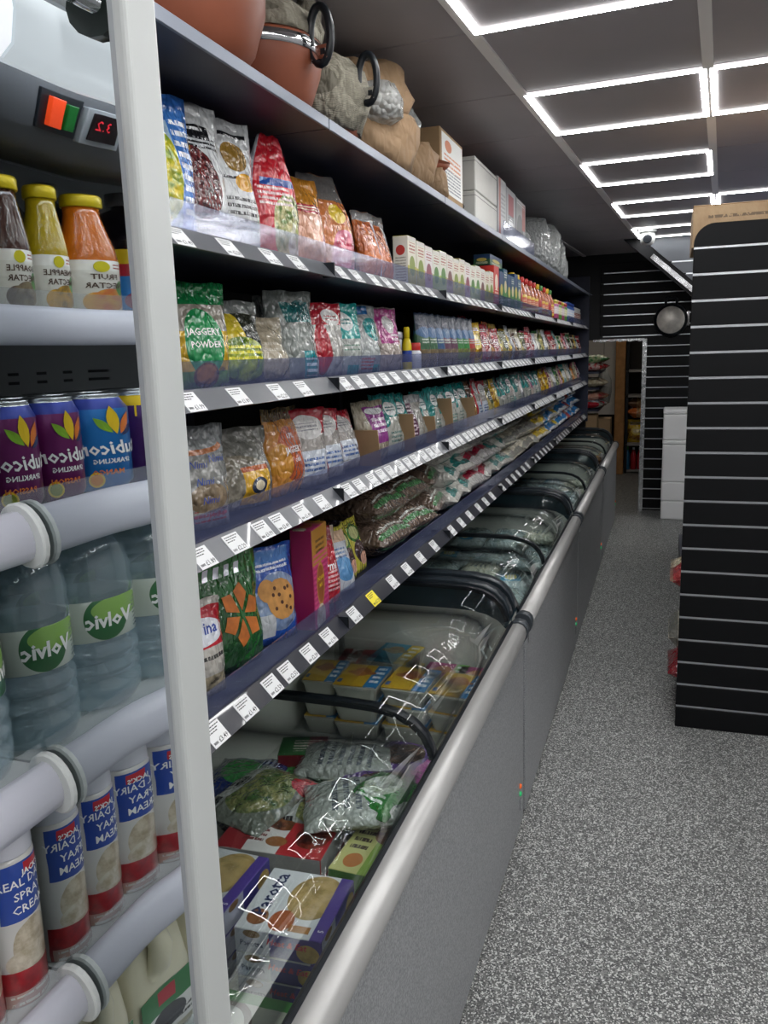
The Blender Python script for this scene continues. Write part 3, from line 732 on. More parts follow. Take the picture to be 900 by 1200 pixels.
carton('tea_carton', 'bright red carton between white cartons and green cartons on the upper shelf', 'carton', y + .02, SA, .12, .185, .07, [m_redbox]); y += .15
for k in range(6):
    carton('tea_carton', 'dark %s carton beside the red carton on the upper shelf' % ('green', 'blue green')[k % 2], 'carton', y, SA, .1, .17 + .02 * (k % 3 == 1), .06, [(m_grn, m_grb)[k % 2]], group='dark cartons on the upper shelf'); y += .104
carton('tea_carton', 'dark green carton laid on top of the other green cartons', 'carton', 4.1, SA + .1905, .3, .05, .08, [m_grn], x=-.84)
# bottles with red caps
def bottle_proto(name, label, group, body, cap, lab):
    root = thing(name, label, 'bottle', group=group)
    MB().lathe([(0.03, 0), (0.036, .004), (0.036, .1), (0.034, .115), (0.02, .145), (0.016, .155), (0.016, .165)], 14).build('body', body, root)
    MB().lathe([(0.0365, .025), (0.037, .027), (0.037, .095), (0.0365, .097)], 14, cap=False).build('label', lab, root)
    MB().lathe([(0.018, .16), (0.019, .162), (0.019, .185), (0.016, .189)], 12).build('cap', cap, root)
    return root
m_sauce = plain('sauce_amber', '#a8521c', 0.15, coat=.5)
m_redcap = plain('red_cap', '#c22a24', 0.35); m_yelcap = plain('yellow_cap', '#d9b42a', 0.35); m_grncap = plain('green_cap', '#3a7a34', 0.35)
m_lab1 = design('sauce_label', '#d9b83a', [('r', .5, .5, .5, .3, '#c8402a'), ('t', .5, .5, .45, .2, '#f4e8c0', 3)], rough=.4, bump=0, distort=0)
m_lab2 = design('sauce_label2', '#d8d4c8', [('r', .5, .7, .5, .3, '#b02a2a'), ('t', .5, .3, .45, .2, '#3a3a34', 3)], rough=.4, bump=0, distort=0)
bt = [bottle_proto('sauce_bottle', 'amber sauce bottle with red cap and yellow label on the upper shelf', 'sauce bottles on the upper shelf', m_sauce, m_redcap, m_lab1),
      bottle_proto('sauce_bottle', 'amber sauce bottle with yellow cap and white label on the upper shelf', 'sauce bottles on the upper shelf', m_sauce, m_yelcap, m_lab2),
      bottle_proto('sauce_bottle', 'amber sauce bottle with green cap and yellow label on the upper shelf', 'sauce bottles on the upper shelf', m_sauce, m_grncap, m_lab1)]
us = set()
y = 4.62
for k in range(22):
    q = (0 if k < 10 else (1, 0, 2)[k % 3]) if k > 2 else 1
    o = bt[q] if q not in us else copy_tree(bt[q]); us.add(q)
    o.location = (FX - .09 - .05 * (k % 2), y, SA); o.scale = (1.05, 1.05, 1.1); y += .077
m_bl = [design('jar_' + n, c1, [('r', .5, .5, .5, .18, c2), ('t', .5, .5, .4, .12, '#f0ece0', 2), ('r', .5, .9, .5, .1, c3)], rough=.35, bump=0, distort=0) for n, c1, c2, c3 in (('pink', '#b04a7a', '#d8c8d0', '#c8b02a'), ('green', '#5a9a3a', '#d8d8a0', '#b02a2a'), ('blue', '#1f4fa0', '#c8d4e8', '#183a80'), ('white', '#c8c8c4', '#8a3a34', '#d8d8d4'))]
def jar_mesh(mt, r, h):
    return MB().lathe([(r * .9, 0), (r, .004), (r, h * .78), (r * .85, h * .84), (r * .85, h * .86), (r * .92, h * .87), (r * .92, h), (r * .8, h + .002)], 14).mesh('jar', [mt])
jm = [jar_mesh(m_, .042, .15 + .02 * (i == 2)) for i, m_ in enumerate(m_bl)]
y = 6.36
for k in range(20):
    q = (k // 2) % 2 if k < 8 else (2 if k < 14 else 3)
    tag(link('jar', jm[q], None, (FX - .095, y, SA)), '%s jar near the far end of the upper shelf' % ('pink', 'green', 'blue and white striped', 'white')[q], 'jar', 'jars on the upper shelf')
    y += .093

# --- second shelf
o = bag('jaggery_bag', 'green and yellow jaggery powder bag beside the fridge post', 'bag', P['jaggery'], 1.385, SB, .145, .2, .075, seed=1, lean=-.03, crump=.5)
wrap_text(o, 'JAGGERY', .0185, 0, .52, (.145, .2), M_lw, bold=.02); wrap_text(o, 'POWDER', .0165, 0, .4, (.145, .2), M_lw, bold=.02)
bag('pickle_bag', 'dark bag with yellow green fruit print on the second shelf', 'bag', P['darkyg'], 1.53, SB, .15, .175, .07, seed=2, lean=-.12)
bag('flour_bag', 'plain slumped cream flour bag on the second shelf', 'bag', P['flour'], 1.665, SB, .18, .145, .09, seed=3, lean=-.2)
bag('pulse_bag', 'dim clear bag with teal label standing behind the cream flour bag', 'bag', P['clearteal'], 1.85, SB, .13, .2, .06, x=-.92, seed=5)
bag('pulse_bag', 'shiny clear bag with teal label corner on the second shelf', 'bag', P['clearteal'], 1.825, SB, .14, .21, .075, seed=4, lean=-.1)
bag('flour_bag', 'red headed white bag with red ribbon print on the second shelf', 'bag', P['redwhite'], 1.985, SB, .14, .19, .07, seed=6, lean=-.04)
bag('flour_bag', 'narrow teal and white bag with round emblem on the second shelf', 'bag', P['tealwhite'], 2.125, SB, .105, .195, .06, seed=7, lean=-.02)
bag('pulse_bag', 'wide clear bag with blue top edge and red print on the second shelf', 'bag', P['blueteal'], 2.285, SB, .175, .2, .08, seed=8, lean=-.08)
bag('pulse_bag', 'magenta topped clear bag next to the yellow bottle on the second shelf', 'bag', P['magenta'], 2.49, SB, .145, .2, .07, seed=9, lean=-.06)
yb = thing('squeeze_bottle', 'slim yellow bottle beside the magenta topped bag', 'bottle', (FX - .08, 2.625, SB)); yb.scale = (.62, .62, .9)
MB().lathe([(.024, 0), (.026, .004), (.026, .09), (.018, .11), (.014, .115)], 14).build('body', plain('yellow_plastic', '#d8c21f', .3), yb)
MB().lathe([(.016, .115), (.016, .15), (.013, .155)], 12).build('cap', plain('yellow_plastic', '#d8c21f', .3), yb)
MB().lathe([(.0262, .03), (.0266, .031), (.0266, .07), (.0262, .071)], 14, cap=False).build('label', M_lb, yb)
yj = thing('small_jar', 'small white jar with bright red lid on the second shelf', 'jar', (FX - .085, 2.72, SB)); yj.scale = (.75, .75, .8)
MB().lathe([(.03, 0), (.034, .004), (.034, .07), (.028, .08)], 16).build('body', M_whitep, yj)
MB().lathe([(.03, .08), (.031, .082), (.031, .108), (.028, .111)], 16).build('lid', m_redcap, yj)
yt = thing('small_tub', 'small white tub behind the red lidded jar on the second shelf', 'tub', (FX - .17, 2.72, SB))
MB().lathe([(.035, 0), (.04, .004), (.042, .1), (.04, .104)], 16).build('body', M_whitep, yt)
MB().lathe([(.044, .1045), (.044, .125), (.04, .128)], 16).build('lid', M_whitep, yt)
y = 2.83
for k, q in enumerate(('pouch_g', 'pouch_g', 'pouch_b', 'pouch_p', 'pouch_p', 'pouch_l', 'pouch_l', 'pouch_r')):
    bag('herb_pouch', {'pouch_g': 'dark green', 'pouch_b': 'slate blue', 'pouch_p': 'plum', 'pouch_l': 'bright green', 'pouch_r': 'red'}[q] + ' and blue stand up pouch in the even row on the second shelf', 'pouch', P[q], y, SB, .082, .195, .055, seed=k, lean=-.02, crump=.3, group='stand up pouches on the second shelf'); y += .105
bag('snack_bag', 'large dark red bag behind the row end on the second shelf', 'bag', P['redblue'], 3.85, SB, .15, .22, .06, x=-.9, seed=3)
order = ['yellow', 'pink', 'red and white', 'orange', 'red and white', 'yellow', 'olive', 'yellow', 'silver', 'brown', 'cream', 'olive', 'red and white', 'pink', 'red and white', 'silver', 'cream', 'green', 'olive', 'silver', 'cream', 'brown', 'red and white', 'red and white', 'red and white', 'teal and clear', 'yellow', 'green', 'cream', 'orange', 'pink', 'silver', 'red and white', 'green', 'cream', 'brown', 'yellow', 'silver', 'teal and clear', 'olive', 'red and white', 'cream']
y = 3.69
for k, n in enumerate(order):
    wdt = .125 + .03 * RND.random()
    bag('snack_bag', '%s glossy snack packet among the mixed packets on the second shelf' % n, 'bag', P['g_' + n], y, SB, wdt, .15 + .05 * RND.random(), .06, yaw=RND.uniform(-.2, .2), lean=-.05 - .2 * RND.random(), seed=k % 6, group='mixed packets on the second shelf'); y += .115
    if y > 8.3: break

# --- third shelf
o = bag('jaggery_bag', 'clear printed jaggery bag with orange scroll beside the fridge post on the third shelf', 'bag', P['nimi'], 1.35, SCc, .13, .2, .07, seed=1, lean=-.03, crump=.7)
for s_, t_ in ((-.2, .62), (.5, .66), (-.1, .46), (.0, .28)): wrap_text(o, 'Nimi', .02, s_, t_, (.13, .2), M_lb, shear=.3)
wrap_text(o, 'JAGG', .017, .3, .13, (.13, .2), M_lr)
bag('jaggery_bag', 'clear bag of grey lumps with yellow label on the third shelf', 'bag', P['lumps'], 1.53, SCc, .21, .175, .1, seed=2, lean=-.08)
o = bag('jaggery_bag', 'golden orange jaggery bag behind the bag of grey lumps', 'bag', P['jagorange'], 1.765, SCc, .17, .205, .075, x=-.86, seed=3, lean=-.02, crump=.6)
wrap_text(o, 'JAGGERY', .021, .05, .5, (.17, .205), M_lw, bold=.015); wrap_text(o, 'A PIL', .017, .05, .66, (.17, .205), M_lw); wrap_text(o, 'CUBES', .012, .1, .38, (.17, .205), M_lw)
for k, (yy, wd_) in enumerate(((1.86, .13), (1.985, .13), (2.12, .14))):
    bag('pulse_bag', ('tall upright', 'middle', 'back leaning')[k] + ' red topped bag with round white emblem on the third shelf', 'bag', P['redcircle'], yy, SCc, wd_, .195 - .012 * k, .07, seed=4 + k, lean=-.05 - .11 * k, yaw=.08 * k)
bag('pulse_bag', 'clear bag with purple panel held by a cardboard tray on the third shelf', 'bag', P['purplepack'], 2.33, SCc, .15, .185, .075, seed=7, lean=-.05)
M_div = M_card
def divider(y, h, dd=.09, tilt=-.25):
    o = MB().box(-dd / 2, dd / 2, -.002, .002, 0, h).build('card_divider', M_div, loc=(FX - .09, y, LEVELS['C'] + .0305), rot=(tilt * -1, 0, 0))
    tag(o, 'brown cardboard divider standing between bags on the third shelf', 'card divider', 'card dividers on the third shelf')
divider(2.235, .11); divider(2.59, .13); divider(2.85, .1); divider(3.11, .15); divider(3.49, .13)
seq = ['tealclear', 'tealclear', 'darkberry', 'tealclear', 'tealclear', 'tealclear', 'tealclear', 'tealclear', 'tealclear', 'g_brown', 'redcircle', 'redcircle', 'g_olive', 'g_yellow', 'tealclear', 'tealclear', 'tealclear', 'g_teal and clear', 'tealclear', 'g_silver', 'tealclear', 'tealclear', 'magenta', 'tealclear', 'tealclear', 'g_yellow', 'g_yellow', 'g_yellow', 'g_pink', 'g_cream', 'g_silver', 'g_green', 'g_cream', 'g_pink', 'g_yellow', 'g_teal and clear', 'g_cream', 'g_silver', 'tealclear', 'g_cream', 'g_orange', 'g_cream', 'g_pink', 'g_silver']
dsc = {'tealclear': 'clear pulse bag with teal header', 'darkberry': 'clear bag with dark berry coloured side print', 'redcircle': 'red topped bag with white emblem among teal bags', 'magenta': 'magenta topped clear bag among teal bags'}
y = 2.47
for k, q in enumerate(seq):
    wdt = .12 + .02 * RND.random()
    bag('pulse_bag', (dsc.get(q) or '%s packet' % q[2:]) + ' in the third shelf row', 'bag', P[q], y, SCc, wdt, .18 + .02 * RND.random(), .06, lean=-.05 - .18 * RND.random(), yaw=RND.uniform(-.15, .3), seed=k % 7, group='long row of bags on the third shelf')
    y += .128 if k < 20 else .14
    if y > 8.3: break

# --- lowest shelf
o = bag('semolina_bag', 'white and red bag squeezed against the fridge post on the lowest shelf', 'bag', P['arina'], 1.285, SD, .15, .19, .07, seed=1, crump=.5)
wrap_text(o, 'ina', .03, .55, .7, (.15, .19), M_lb, bold=.02, shear=.2)
bag('snack_bag', 'dim green bag hidden behind the samosa bag on the lowest shelf', 'bag', P['samosa'], 1.40, SD, .18, .25, .06, x=-.92, seed=2)
sb = bag('samosa_bag', 'big green foil bag with a samosa star picture on the lowest shelf', 'bag', P['samosa'], 1.44, SD, .205, .25, .075, seed=3, lean=-.06, crump=.45, yaw=.12)
m_sam = plain('samosa_print', '#b8682c', .5, var=.3, vscale=40)
sm_ = MB()
from mathutils.bvhtree import BVHTree
def print_on(parent, polys, mat, name='printed_picture', off=.0012):
    bm = parent.data
    tree = BVHTree.FromPolygons([v.co for v in bm.vertices], [p.vertices for p in bm.polygons])
    m = MB()
    def drop(p):
        h = tree.ray_cast(Vector((.5, p[0], p[1])), Vector((-1, 0, 0)))
        return ((h[0].x if h[0] else 0) + off, p[0], p[1])
    for pg in polys:
        fine = []
        for a, b in zip(pg, pg[1:] + pg[:1]):
            k = max(1, int(math.hypot(a[0] - b[0], a[1] - b[1]) / .006))
            fine += [(a[0] + (b[0] - a[0]) * i / k, a[1] + (b[1] - a[1]) * i / k) for i in range(k)]
        c0 = (sum(p[0] for p in fine) / len(fine), sum(p[1] for p in fine) / len(fine)); n = len(fine); b0 = len(m.v); RG = 5
        m.v.append(drop(c0))
        for r in range(1, RG + 1): m.v += [drop((c0[0] + (p[0] - c0[0]) * r / RG, c0[1] + (p[1] - c0[1]) * r / RG)) for p in fine]
        for i in range(n):
            m.face([b0, b0 + 1 + i, b0 + 1 + (i + 1) % n], 0, None, True)
            for r in range(RG - 1):
                q = b0 + 1 + r * n
                m.face([q + i, q + n + i, q + n + (i + 1) % n, q + (i + 1) % n], 0, None, True)
    return m.build(name, mat, parent)
pl = []
for k in range(6):
    a = k * PI / 3 + .3; R1 = .062
    c = (.025, .115)
    pl.append([(c[0] + .008 * math.cos(a), c[1] + .008 * math.sin(a)), (c[0] + .045 * math.cos(a - .42), c[1] + .052 * math.sin(a - .42)), (c[0] + R1 * math.cos(a), c[1] + R1 * 1.1 * math.sin(a)), (c[0] + .045 * math.cos(a + .42), c[1] + .052 * math.sin(a + .42))])
print_on(sb, pl, m_sam)
print_on(sb, [[(-.055 + k * .03, .2), (-.04 + k * .03, .2), (-.03 + k * .03, .222), (-.045 + k * .03, .222)] for k in range(4)], plain('print_silver', '#c9cfd2', .2, .6), 'printed_title')
cb_ = bag('cookie_bag', 'blue bag with a round cookie picture on the lowest shelf', 'bag', P['cookie'], 1.625, SD, .14, .225, .07, seed=4, crump=.5)
circ = lambda cx, cy, r, n=14: [(cx + r * math.cos(2 * PI * k / n), cy + r * 1.05 * math.sin(2 * PI * k / n)) for k in range(n)]
print_on(cb_, [circ(.012, .10, .045), circ(-.025, .125, .025)], plain('cookie_print', '#c08a4a', .5, var=.2, vscale=60), 'printed_cookie')
print_on(cb_, [circ(.012 + .025 * math.cos(k * 2.3), .10 + .028 * math.sin(k * 1.7), .0045, 8) for k in range(10)], plain('choc_print', '#4a2a18', .5), 'printed_chips', off=.002)
m_mb = design('box_magenta', '#a01f5a', [('r', .5, .82, .5, .18, '#a8762a'), ('t', .5, .8, .3, .08, '#5a3a14', 3), ('t', .5, .4, .48, .36, '#c8447a', 14), ('e', .45, .42, .26, .22, '#b07a2a'), ('e', .45, .42, .22, .19, '#8a4a20'), ('e', .4, .08, .3, .14, ('#cfc8b4', '#a59c84', 60.0))], **ck)
m_ms = plain('box_magenta_side', '#86184a', .4)
mb = carton('sweet_box', 'tall magenta sweet mix box with a gold top on the lowest shelf', 'box', 1.765, SD, .115, .245, .055, [m_mb, m_ms], yaw=.1)
label_text(mb, 'INDIAN', .014, -.006, .118, .0284, M_ly, bold=.01); label_text(mb, 'MIX', .014, -.006, .1, .0284, M_ly, bold=.01)
carton('sweet_box', 'dark red sweet box behind the magenta box on the lowest shelf', 'box', 1.87, SD, .12, .255, .05, [plain('box_darkred', '#6a1428', .4)], x=-.9)
o = bag('vermicelli_bag', 'red vermicelli bag with white lettering on the lowest shelf', 'bag', P['vermi'], 1.91, SD, .12, .205, .06, seed=5, crump=.4, lean=-.14)
wrap_text(o, 'Vermi', .032, 0, .48, (.12, .205), M_lw, bold=.015, shear=.2)
bag('vermicelli_bag', 'clear amber edged bag beside the red vermicelli bag', 'bag', P['whiteblue'], 2.02, SD, .11, .17, .055, seed=6, lean=-.3)
for k, (yy, xx, ln_) in enumerate(((2.08, -.92, -.15), (2.14, -.85, -.22), (2.17, -.95, -.15), (2.25, -.86, -.22))):
    bag('soup_packet', 'yellow green packet with a dark berry picture on the lowest shelf', 'bag', P['yellowgreen'], yy, SD, .1, .165, .04, x=xx, seed=k, lean=ln_, crump=.4, group='yellow green packets on the lowest shelf')
def lying(name, label, mat, y, z, L=.3, W=.2, T=.09, x=None, yaw=0.0, group=None, seed=None, cat='bag'):
    """bag lying on its back, seal pointing to the wall"""
    seed = seed if seed is not None else RND.randint(0, 9)
    key = ('ly', round(L, 3), round(W, 3), round(T, 3), seed, mat.name)
    if key not in _BC:
        m = bag_mesh(W, L, T, seed, lying=True, crump=1.1)
        m.v = [(L / 2 - p[2], p[1], p[0] + T * .5) for p in m.v]
        zmin = min(p[2] for p in m.v); m.v = [(p[0], p[1], p[2] - zmin) for p in m.v]
        # local axes kept: bottom of the bag towards +X, front upwards
        m.f = [f[::-1] if False else f for f in m.f]
        _BC[key] = m.mesh(name, [mat])
    o = link(name, _BC[key], None, (x if x is not None else FX - .045 - L / 2, y, z), (0, 0, yaw))
    return tag(o, label, cat, group)
y = 2.30
plan = [('brownrice', 'brown rice bag stacked', 3, 2), ('whitegreen', 'white bag with teal print stacked', 2, 3), ('greyred', 'grey bag with red edge stacked', 2, 3), ('whitegreen', 'white bag with teal print stacked', 2, 3), ('rice', 'cream rice bag stacked', 5, 3), ('yellowflour', 'white flour bag with yellow end stacked', 2, 3), ('blueflour', 'white flour bag with blue end stacked', 2, 3), ('yellowflour', 'white flour bag with yellow end stacked', 1, 3), ('blueflour', 'white flour bag with blue end stacked', 3, 3), ('salmon', 'salmon pink bag stacked', 1, 3), ('blueflour', 'white flour bag with blue end stacked', 6, 3)]
y = 2.48
for q, ds, n, lay in plan:
    W, T = (.27, .115) if q == 'brownrice' else (.225, .098)
    for k in range(n):
        for s_ in range(lay):
            if s_ == 2 and hsh(k, y) < .2: continue
            lying('grain_bag', ds + (' at the bottom', ' in the middle' if lay == 3 else ' on top', ' on top')[s_] + ' on the lowest shelf', P[q], y + RND.uniform(-.025, .025), SD + s_ * T * .86, .3, W * 1.06, T * 1.04, yaw=RND.uniform(-.18, .18), x=FX - .055 - .15 - s_ * .015 - RND.uniform(0, .015), group='stacked grain bags on the lowest shelf', seed=k % 4 + s_)
        y += W * .98
        if y > 8.2: break
    if y > 8.2: break

# ------------------------------------------------------------------ top deck goods
M_kraft = design('kraft_paper', ('#9c7f60', '#8a7053', 9.0), [], rough=.75, bump=.9, bscale=10, coat=0)
M_clay = plain('terracotta', '#8a4c34', .5, var=.12, vscale=7)
M_news = design('newspaper', ('#8f8a7a', '#a19c8c', 9.0), [('t', .5, .5, .5, .5, '#7c776a', 60), ('e', .3, .5, .08, .2, '#6a6558'), ('e', .75, .6, .06, .2, '#b4ae9e')], rough=.8, bump=.7, bscale=16, coat=0, distort=.02)
def crumpled(prof, n=28, amp=.006, seed=0, fq=5):
    m = MB().lathe(prof, n)
    out = []
    for x, y, z in m.v:
        a = math.atan2(y, x); r = math.hypot(x, y)
        k = amp * (math.sin(a * fq + z * 60 + seed) + .7 * math.sin(a * (fq * 2 + 1) - z * 90 + seed * 2) + .5 * math.sin(z * 150 + a * 3 + seed))
        out.append(((r + k) * math.cos(a), (r + k) * math.sin(a), z))
    m.v = out
    return m
def pot_prof(r, h):
    return [(r * .45, 0), (r * .62, .006), (r * .86, h * .2), (r * .985, h * .42), (r, h * .58), (r * .93, h * .78), (r * .8, h * .9), (r * .78, h * .93), (r * .86, h * .99), (r * .84, h), (r * .74, h * .95), (r * .7, h * .85)]
p1 = thing('clay_pot', 'large plain terracotta pot on the top deck next to the fridge', 'pot', (-.91, 1.50, ZT + .0005))
MB().lathe(pot_prof(.175, .3), 40, cap=False).build('body', M_clay, p1)
MB().lathe([(.001, .0), (.08, .0), (.1, .012)], 40, cap=False).build('base', M_clay, p1)
def handle_loop(parent, ang, r, z, s=1.0):
    pts = []
    for k in range(20):
        t = 2 * PI * k / 20
        pts.append((.0, .026 * s * math.cos(t), .058 * s * math.sin(t)))
    m = MB().tube(pts, .0095 * s, 8, closed=True)
    o = m.build('handle', M_rub, parent, loc=(r * math.cos(ang), r * math.sin(ang), z), rot=(0, 0, ang + PI / 2))
    MB().box(-.008, .008, -.02 * s, .02 * s, -.05 * s, -.022 * s).build('handle_bracket', M_chrome, o)
    MB().box(-.009, .009, -.016 * s, -.004 * s, -.042 * s, -.03 * s).build('handle_slot', M_rub, o)
    return o
p2 = thing('banded_pot', 'terracotta cooking pot with steel band, black loop handle and newspaper lid', 'pot', (-.9, 1.83, ZT + .0005))
MB().lathe([(.06, 0), (.085, .004), (.118, .05), (.138, .105), (.143, .13), (.143, .168), (.138, .172)], 40).build('body', M_clay, p2)
MB().lathe([(.1435, .138), (.146, .139), (.146, .163), (.1435, .164)], 40, cap=False).build('steel_band', M_chrome, p2)
crumpled([(.142, .172), (.143, .19), (.13, .22), (.11, .238), (.06, .246), (.001, .248)], 36, .002, 1).build('newspaper_cover', M_news, p2)
handle_loop(p2, -.15, .165, .165, 1.0)
p3 = thing('wrapped_pot', 'terracotta pot wrapped in crumpled newspaper with a black loop handle', 'pot', (-.9, 2.15, ZT + .0005))
MB().lathe([(.055, 0), (.08, .004), (.112, .05), (.13, .1), (.132, .12)], 36).build('body', M_clay, p3)
crumpled([(.118, .05), (.137, .09), (.144, .13), (.14, .17), (.125, .2), (.1, .225), (.05, .25), (.001, .262)], 44, .007, 2, 7).build('newspaper_wrap', M_news, p3)
crumpled([(.01, .0), (.035, .02), (.045, .06), (.03, .1), (.012, .125)], 18, .007, 5, 4).build('newspaper_tuft', M_news, p3, loc=(.02, -.1, .21), rot=(.3, .2, 0))
handle_loop(p3, -.1, .155, .17, 1.0)
M_bub = thin_glass('bubble_wrap', tint=(.86, .87, .88), gloss=.18, base=.1, haze=.3, hazecol='#c6cacb')
def bub_bump():
    t = NT('bubble_film'); pos = t.n('ShaderNodeTexCoord').outputs['Object']
    v = t.n('ShaderNodeTexVoronoi'); t.put(v.inputs['Vector'], pos); v.inputs['Scale'].default_value = 55
    t.set(Base_Color=lin('#b9bcba'), Roughness=.18, Alpha=.72)
    t.b.inputs['Coat Weight'].default_value = .6
    t.bump(t.math('SUBTRACT', 1.0, v.outputs['Distance']), 1.0, .012)
    return t.m
M_bubf = bub_bump()
def squash(m, p=3.2, ang=.5, amp=.012, seed=0):
    # round wrap pressed into a boxy parcel with folds
    out = []
    for x, y, z in m.v:
        a = math.atan2(y, x) + ang; r = math.hypot(x, y)
        q = (abs(math.cos(a)) ** p + abs(math.sin(a)) ** p) ** (-1 / p)
        r = r * q * .9 + amp * math.sin(3 * a + z * 40 + seed) * min(1, r / .08) + amp * .8 * abs(math.sin(5 * a - z * 25 + seed)) * min(1, r / .08)
        out.append((r * math.cos(a - ang), r * math.sin(a - ang), z + (amp * .8 * math.sin(4 * a + seed) if z > .03 else 0)))
    m.v = out
    return m
p4 = thing('paper_parcel', 'large brown paper parcel with bubble wrap beside the newspaper pot', 'parcel', (-.88, 2.47, ZT + .0005))
squash(crumpled([(.09, 0), (.13, .006), (.15, .05), (.155, .1), (.145, .14), (.13, .155), (.001, .16)], 36, .006, 3, 4)).build('paper_wrap', M_kraft, p4)
squash(crumpled([(.09, .15), (.13, .17), (.135, .22), (.12, .26), (.1, .3), (.06, .315), (.001, .32)], 36, .009, 6, 4)).build('paper_top', M_kraft, p4)
crumpled([(.03, .0), (.07, .02), (.075, .07), (.05, .11), (.02, .12)], 30, .003, 6, 6).build('bubble_wrap', M_bubf, p4, loc=(.075, -.085, .12))
p5 = thing('paper_parcel', 'middle sized brown paper parcel topped with a bubble wrap ball', 'parcel', (-.86, 2.735, ZT + .0005))
squash(crumpled([(.07, 0), (.105, .006), (.12, .06), (.115, .12), (.09, .14), (.001, .146)], 32, .007, 4, 4)).build('paper_wrap', M_kraft, p5)
crumpled([(.02, 0), (.07, .02), (.08, .07), (.06, .11), (.02, .125), (.001, .126)], 28, .006, 8, 6).build('bubble_wrap', M_bubf, p5, loc=(.0, -.02, .14))
p6 = thing('paper_parcel', 'small torn brown paper parcel with a clay bowl showing beside the carton', 'parcel', (-.83, 2.9, ZT + .0005))
squash(crumpled([(.06, 0), (.088, .006), (.095, .05), (.085, .09), (.05, .1), (.001, .104)], 30, .008, 9, 4)).build('paper_wrap', M_kraft, p6)
MB().lathe([(.02, 0), (.03, .002), (.055, .03), (.06, .045), (.055, .045), (.03, .012)], 26).build('clay_bowl', M_clay, p6, loc=(.03, .03, .092), rot=(.25, .3, 0))
crumpled([(.015, 0), (.045, .02), (.04, .07), (.012, .1)], 20, .006, 10, 5).build('bubble_wrap', M_bubf, p6, loc=(-.03, -.05, .09))
m_lab = design('carton_label', '#dadad6', [('e', .3, .82, .16, .1, '#c06a3a'), ('t', .5, .55, .4, .12, '#c8703a', 3), ('t', .5, .25, .4, .2, '#6a6e78', 7)], rough=.5, bump=0, coat=0, distort=0)
bx = thing('labelled_carton', 'brown carton with a big white label on the top deck', 'carton', (-.9, 3.155, ZT))
MB().box(-.12, .12, -.17, .17, 0, .262).build('carton', M_card, bx, bevel=.003)
MB().box(.1203, .1208, -.15, .16, .05, .25).build('paper_label', m_lab, bx)
MB().box(-.12, .12, -.02, .02, .2625, .263).build('packing_tape', plain('packing_tape', '#8a6a44', .3), bx)
crk = crumpled([(.01, 0), (.05, .01), (.055, .06), (.04, .11), (.01, .13)], 20, .008, 3, 4).build('black_sack', plain('black_film', '#141416', .25), loc=(-.86, 3.42, ZT + .001))
tag(crk, 'crumpled black plastic sack beside the labelled carton on the top deck', 'sack')
m_wc = plain('white_carton', '#c9c8c2', .6, var=.05)
wcp = lambda z, n: n
for k, (lb, z0, z1) in enumerate((('white carton on the top deck beneath another white carton', 0, .133), ('white carton stacked on the lower white carton on the top deck', .1345, .268))):
    t = thing('white_carton', lb, 'carton', (-.9, 3.74, ZT + z0))
    MB().box(-.13, .13, -.23, .23, 0, z1 - z0).build('carton', m_wc, t, bevel=.004)
    MB().box(-.131, .131, -.231, .231, (z1 - z0) * .86, (z1 - z0) * .87).build('lid_seam', M_rub, t)
ob = MB().box(-.1, .1, -.08, .08, 0, .04).build('orange_carton', plain('orange_carton', '#c2502a', .5), loc=(-.95, 3.8, ZT + .269), bevel=.003)
tag(ob, 'flat orange carton lying on top of the white cartons', 'carton')
m_ab = [design('appliance_box_%d' % i, c0, sh, **ck) for i, (c0, sh) in enumerate((
    ('#b4b3b4', [('r', .2, .5, .12, .5, '#a8574a'), ('t', .6, .6, .3, .2, '#8a8a8c', 6)]),
    ('#9a9a9c', [('r', .5, .72, .28, .18, '#8a2a34'), ('e', .5, .28, .3, .22, '#e4e4e6'), ('t', .5, .5, .3, .06, '#5a5a5c', 3)]),
    ('#8f8c8c', [('e', .42, .4, .34, .32, '#5f5f62'), ('r', .8, .7, .16, .25, '#94423c'), ('t', .5, .92, .4, .05, '#d8d8d8', 2)])))]
for k, (yy, ww, hh) in enumerate(((4.1, .2, .28), (4.34, .26, .27), (4.64, .3, .265))):
    carton('appliance_box', ('grey box with a rust red stripe beside the white cartons', 'grey box with dark red panel and white oval on the top deck', 'grey box with a large dark circle print on the top deck')[k], 'box', yy, ZT, ww, hh, .26, [m_ab[k], plain('appliance_side', '#a8a7a8', .5)], x=-.9)
for k, (yy, rr, hh, lb) in enumerate(((5.18, .13, .2, 'narrow bubble wrapped bundle beside the grey boxes'), (5.55, .2, .31, 'tall bubble wrapped bundle of pans on the top deck'), (6.0, .21, .33, 'largest bubble wrapped bundle on the top deck'), (6.45, .19, .29, 'round bubble wrapped bundle beyond the largest one'), (7.0, .15, .22, 'small bubble wrapped bundle near the end of the top deck'))):
    t = thing('wrapped_bundle', lb, 'wrapped bundle', (-.93, yy, ZT + .001))
    crumpled([(rr * .6, 0), (rr * .9, .01), (rr, hh * .3), (rr * .97, hh * .75), (rr * .8, hh * .95), (.001, hh)], 36, .009, k * 3, 6).build('bubble_wrap', M_bubf, t)
    MB().lathe([(rr * .5, .01), (rr * .8, .02), (rr * .85, hh * .4), (rr * .6, hh * .45)], 24).build('steel_pan', plain('dull_steel', '#8a8c8e', .3, 1.0), t)
sg = MB().box(0, .12, -.1, .1, 0, .004).build('hanging_tag', plain('clear_tag', '#6a6f7a', .2), loc=(FX - .03, 7.9, ZT + .001), rot=(0, .5, 0))
tag(sg, 'thin grey plastic tag hanging off the end of the top deck', 'tag')

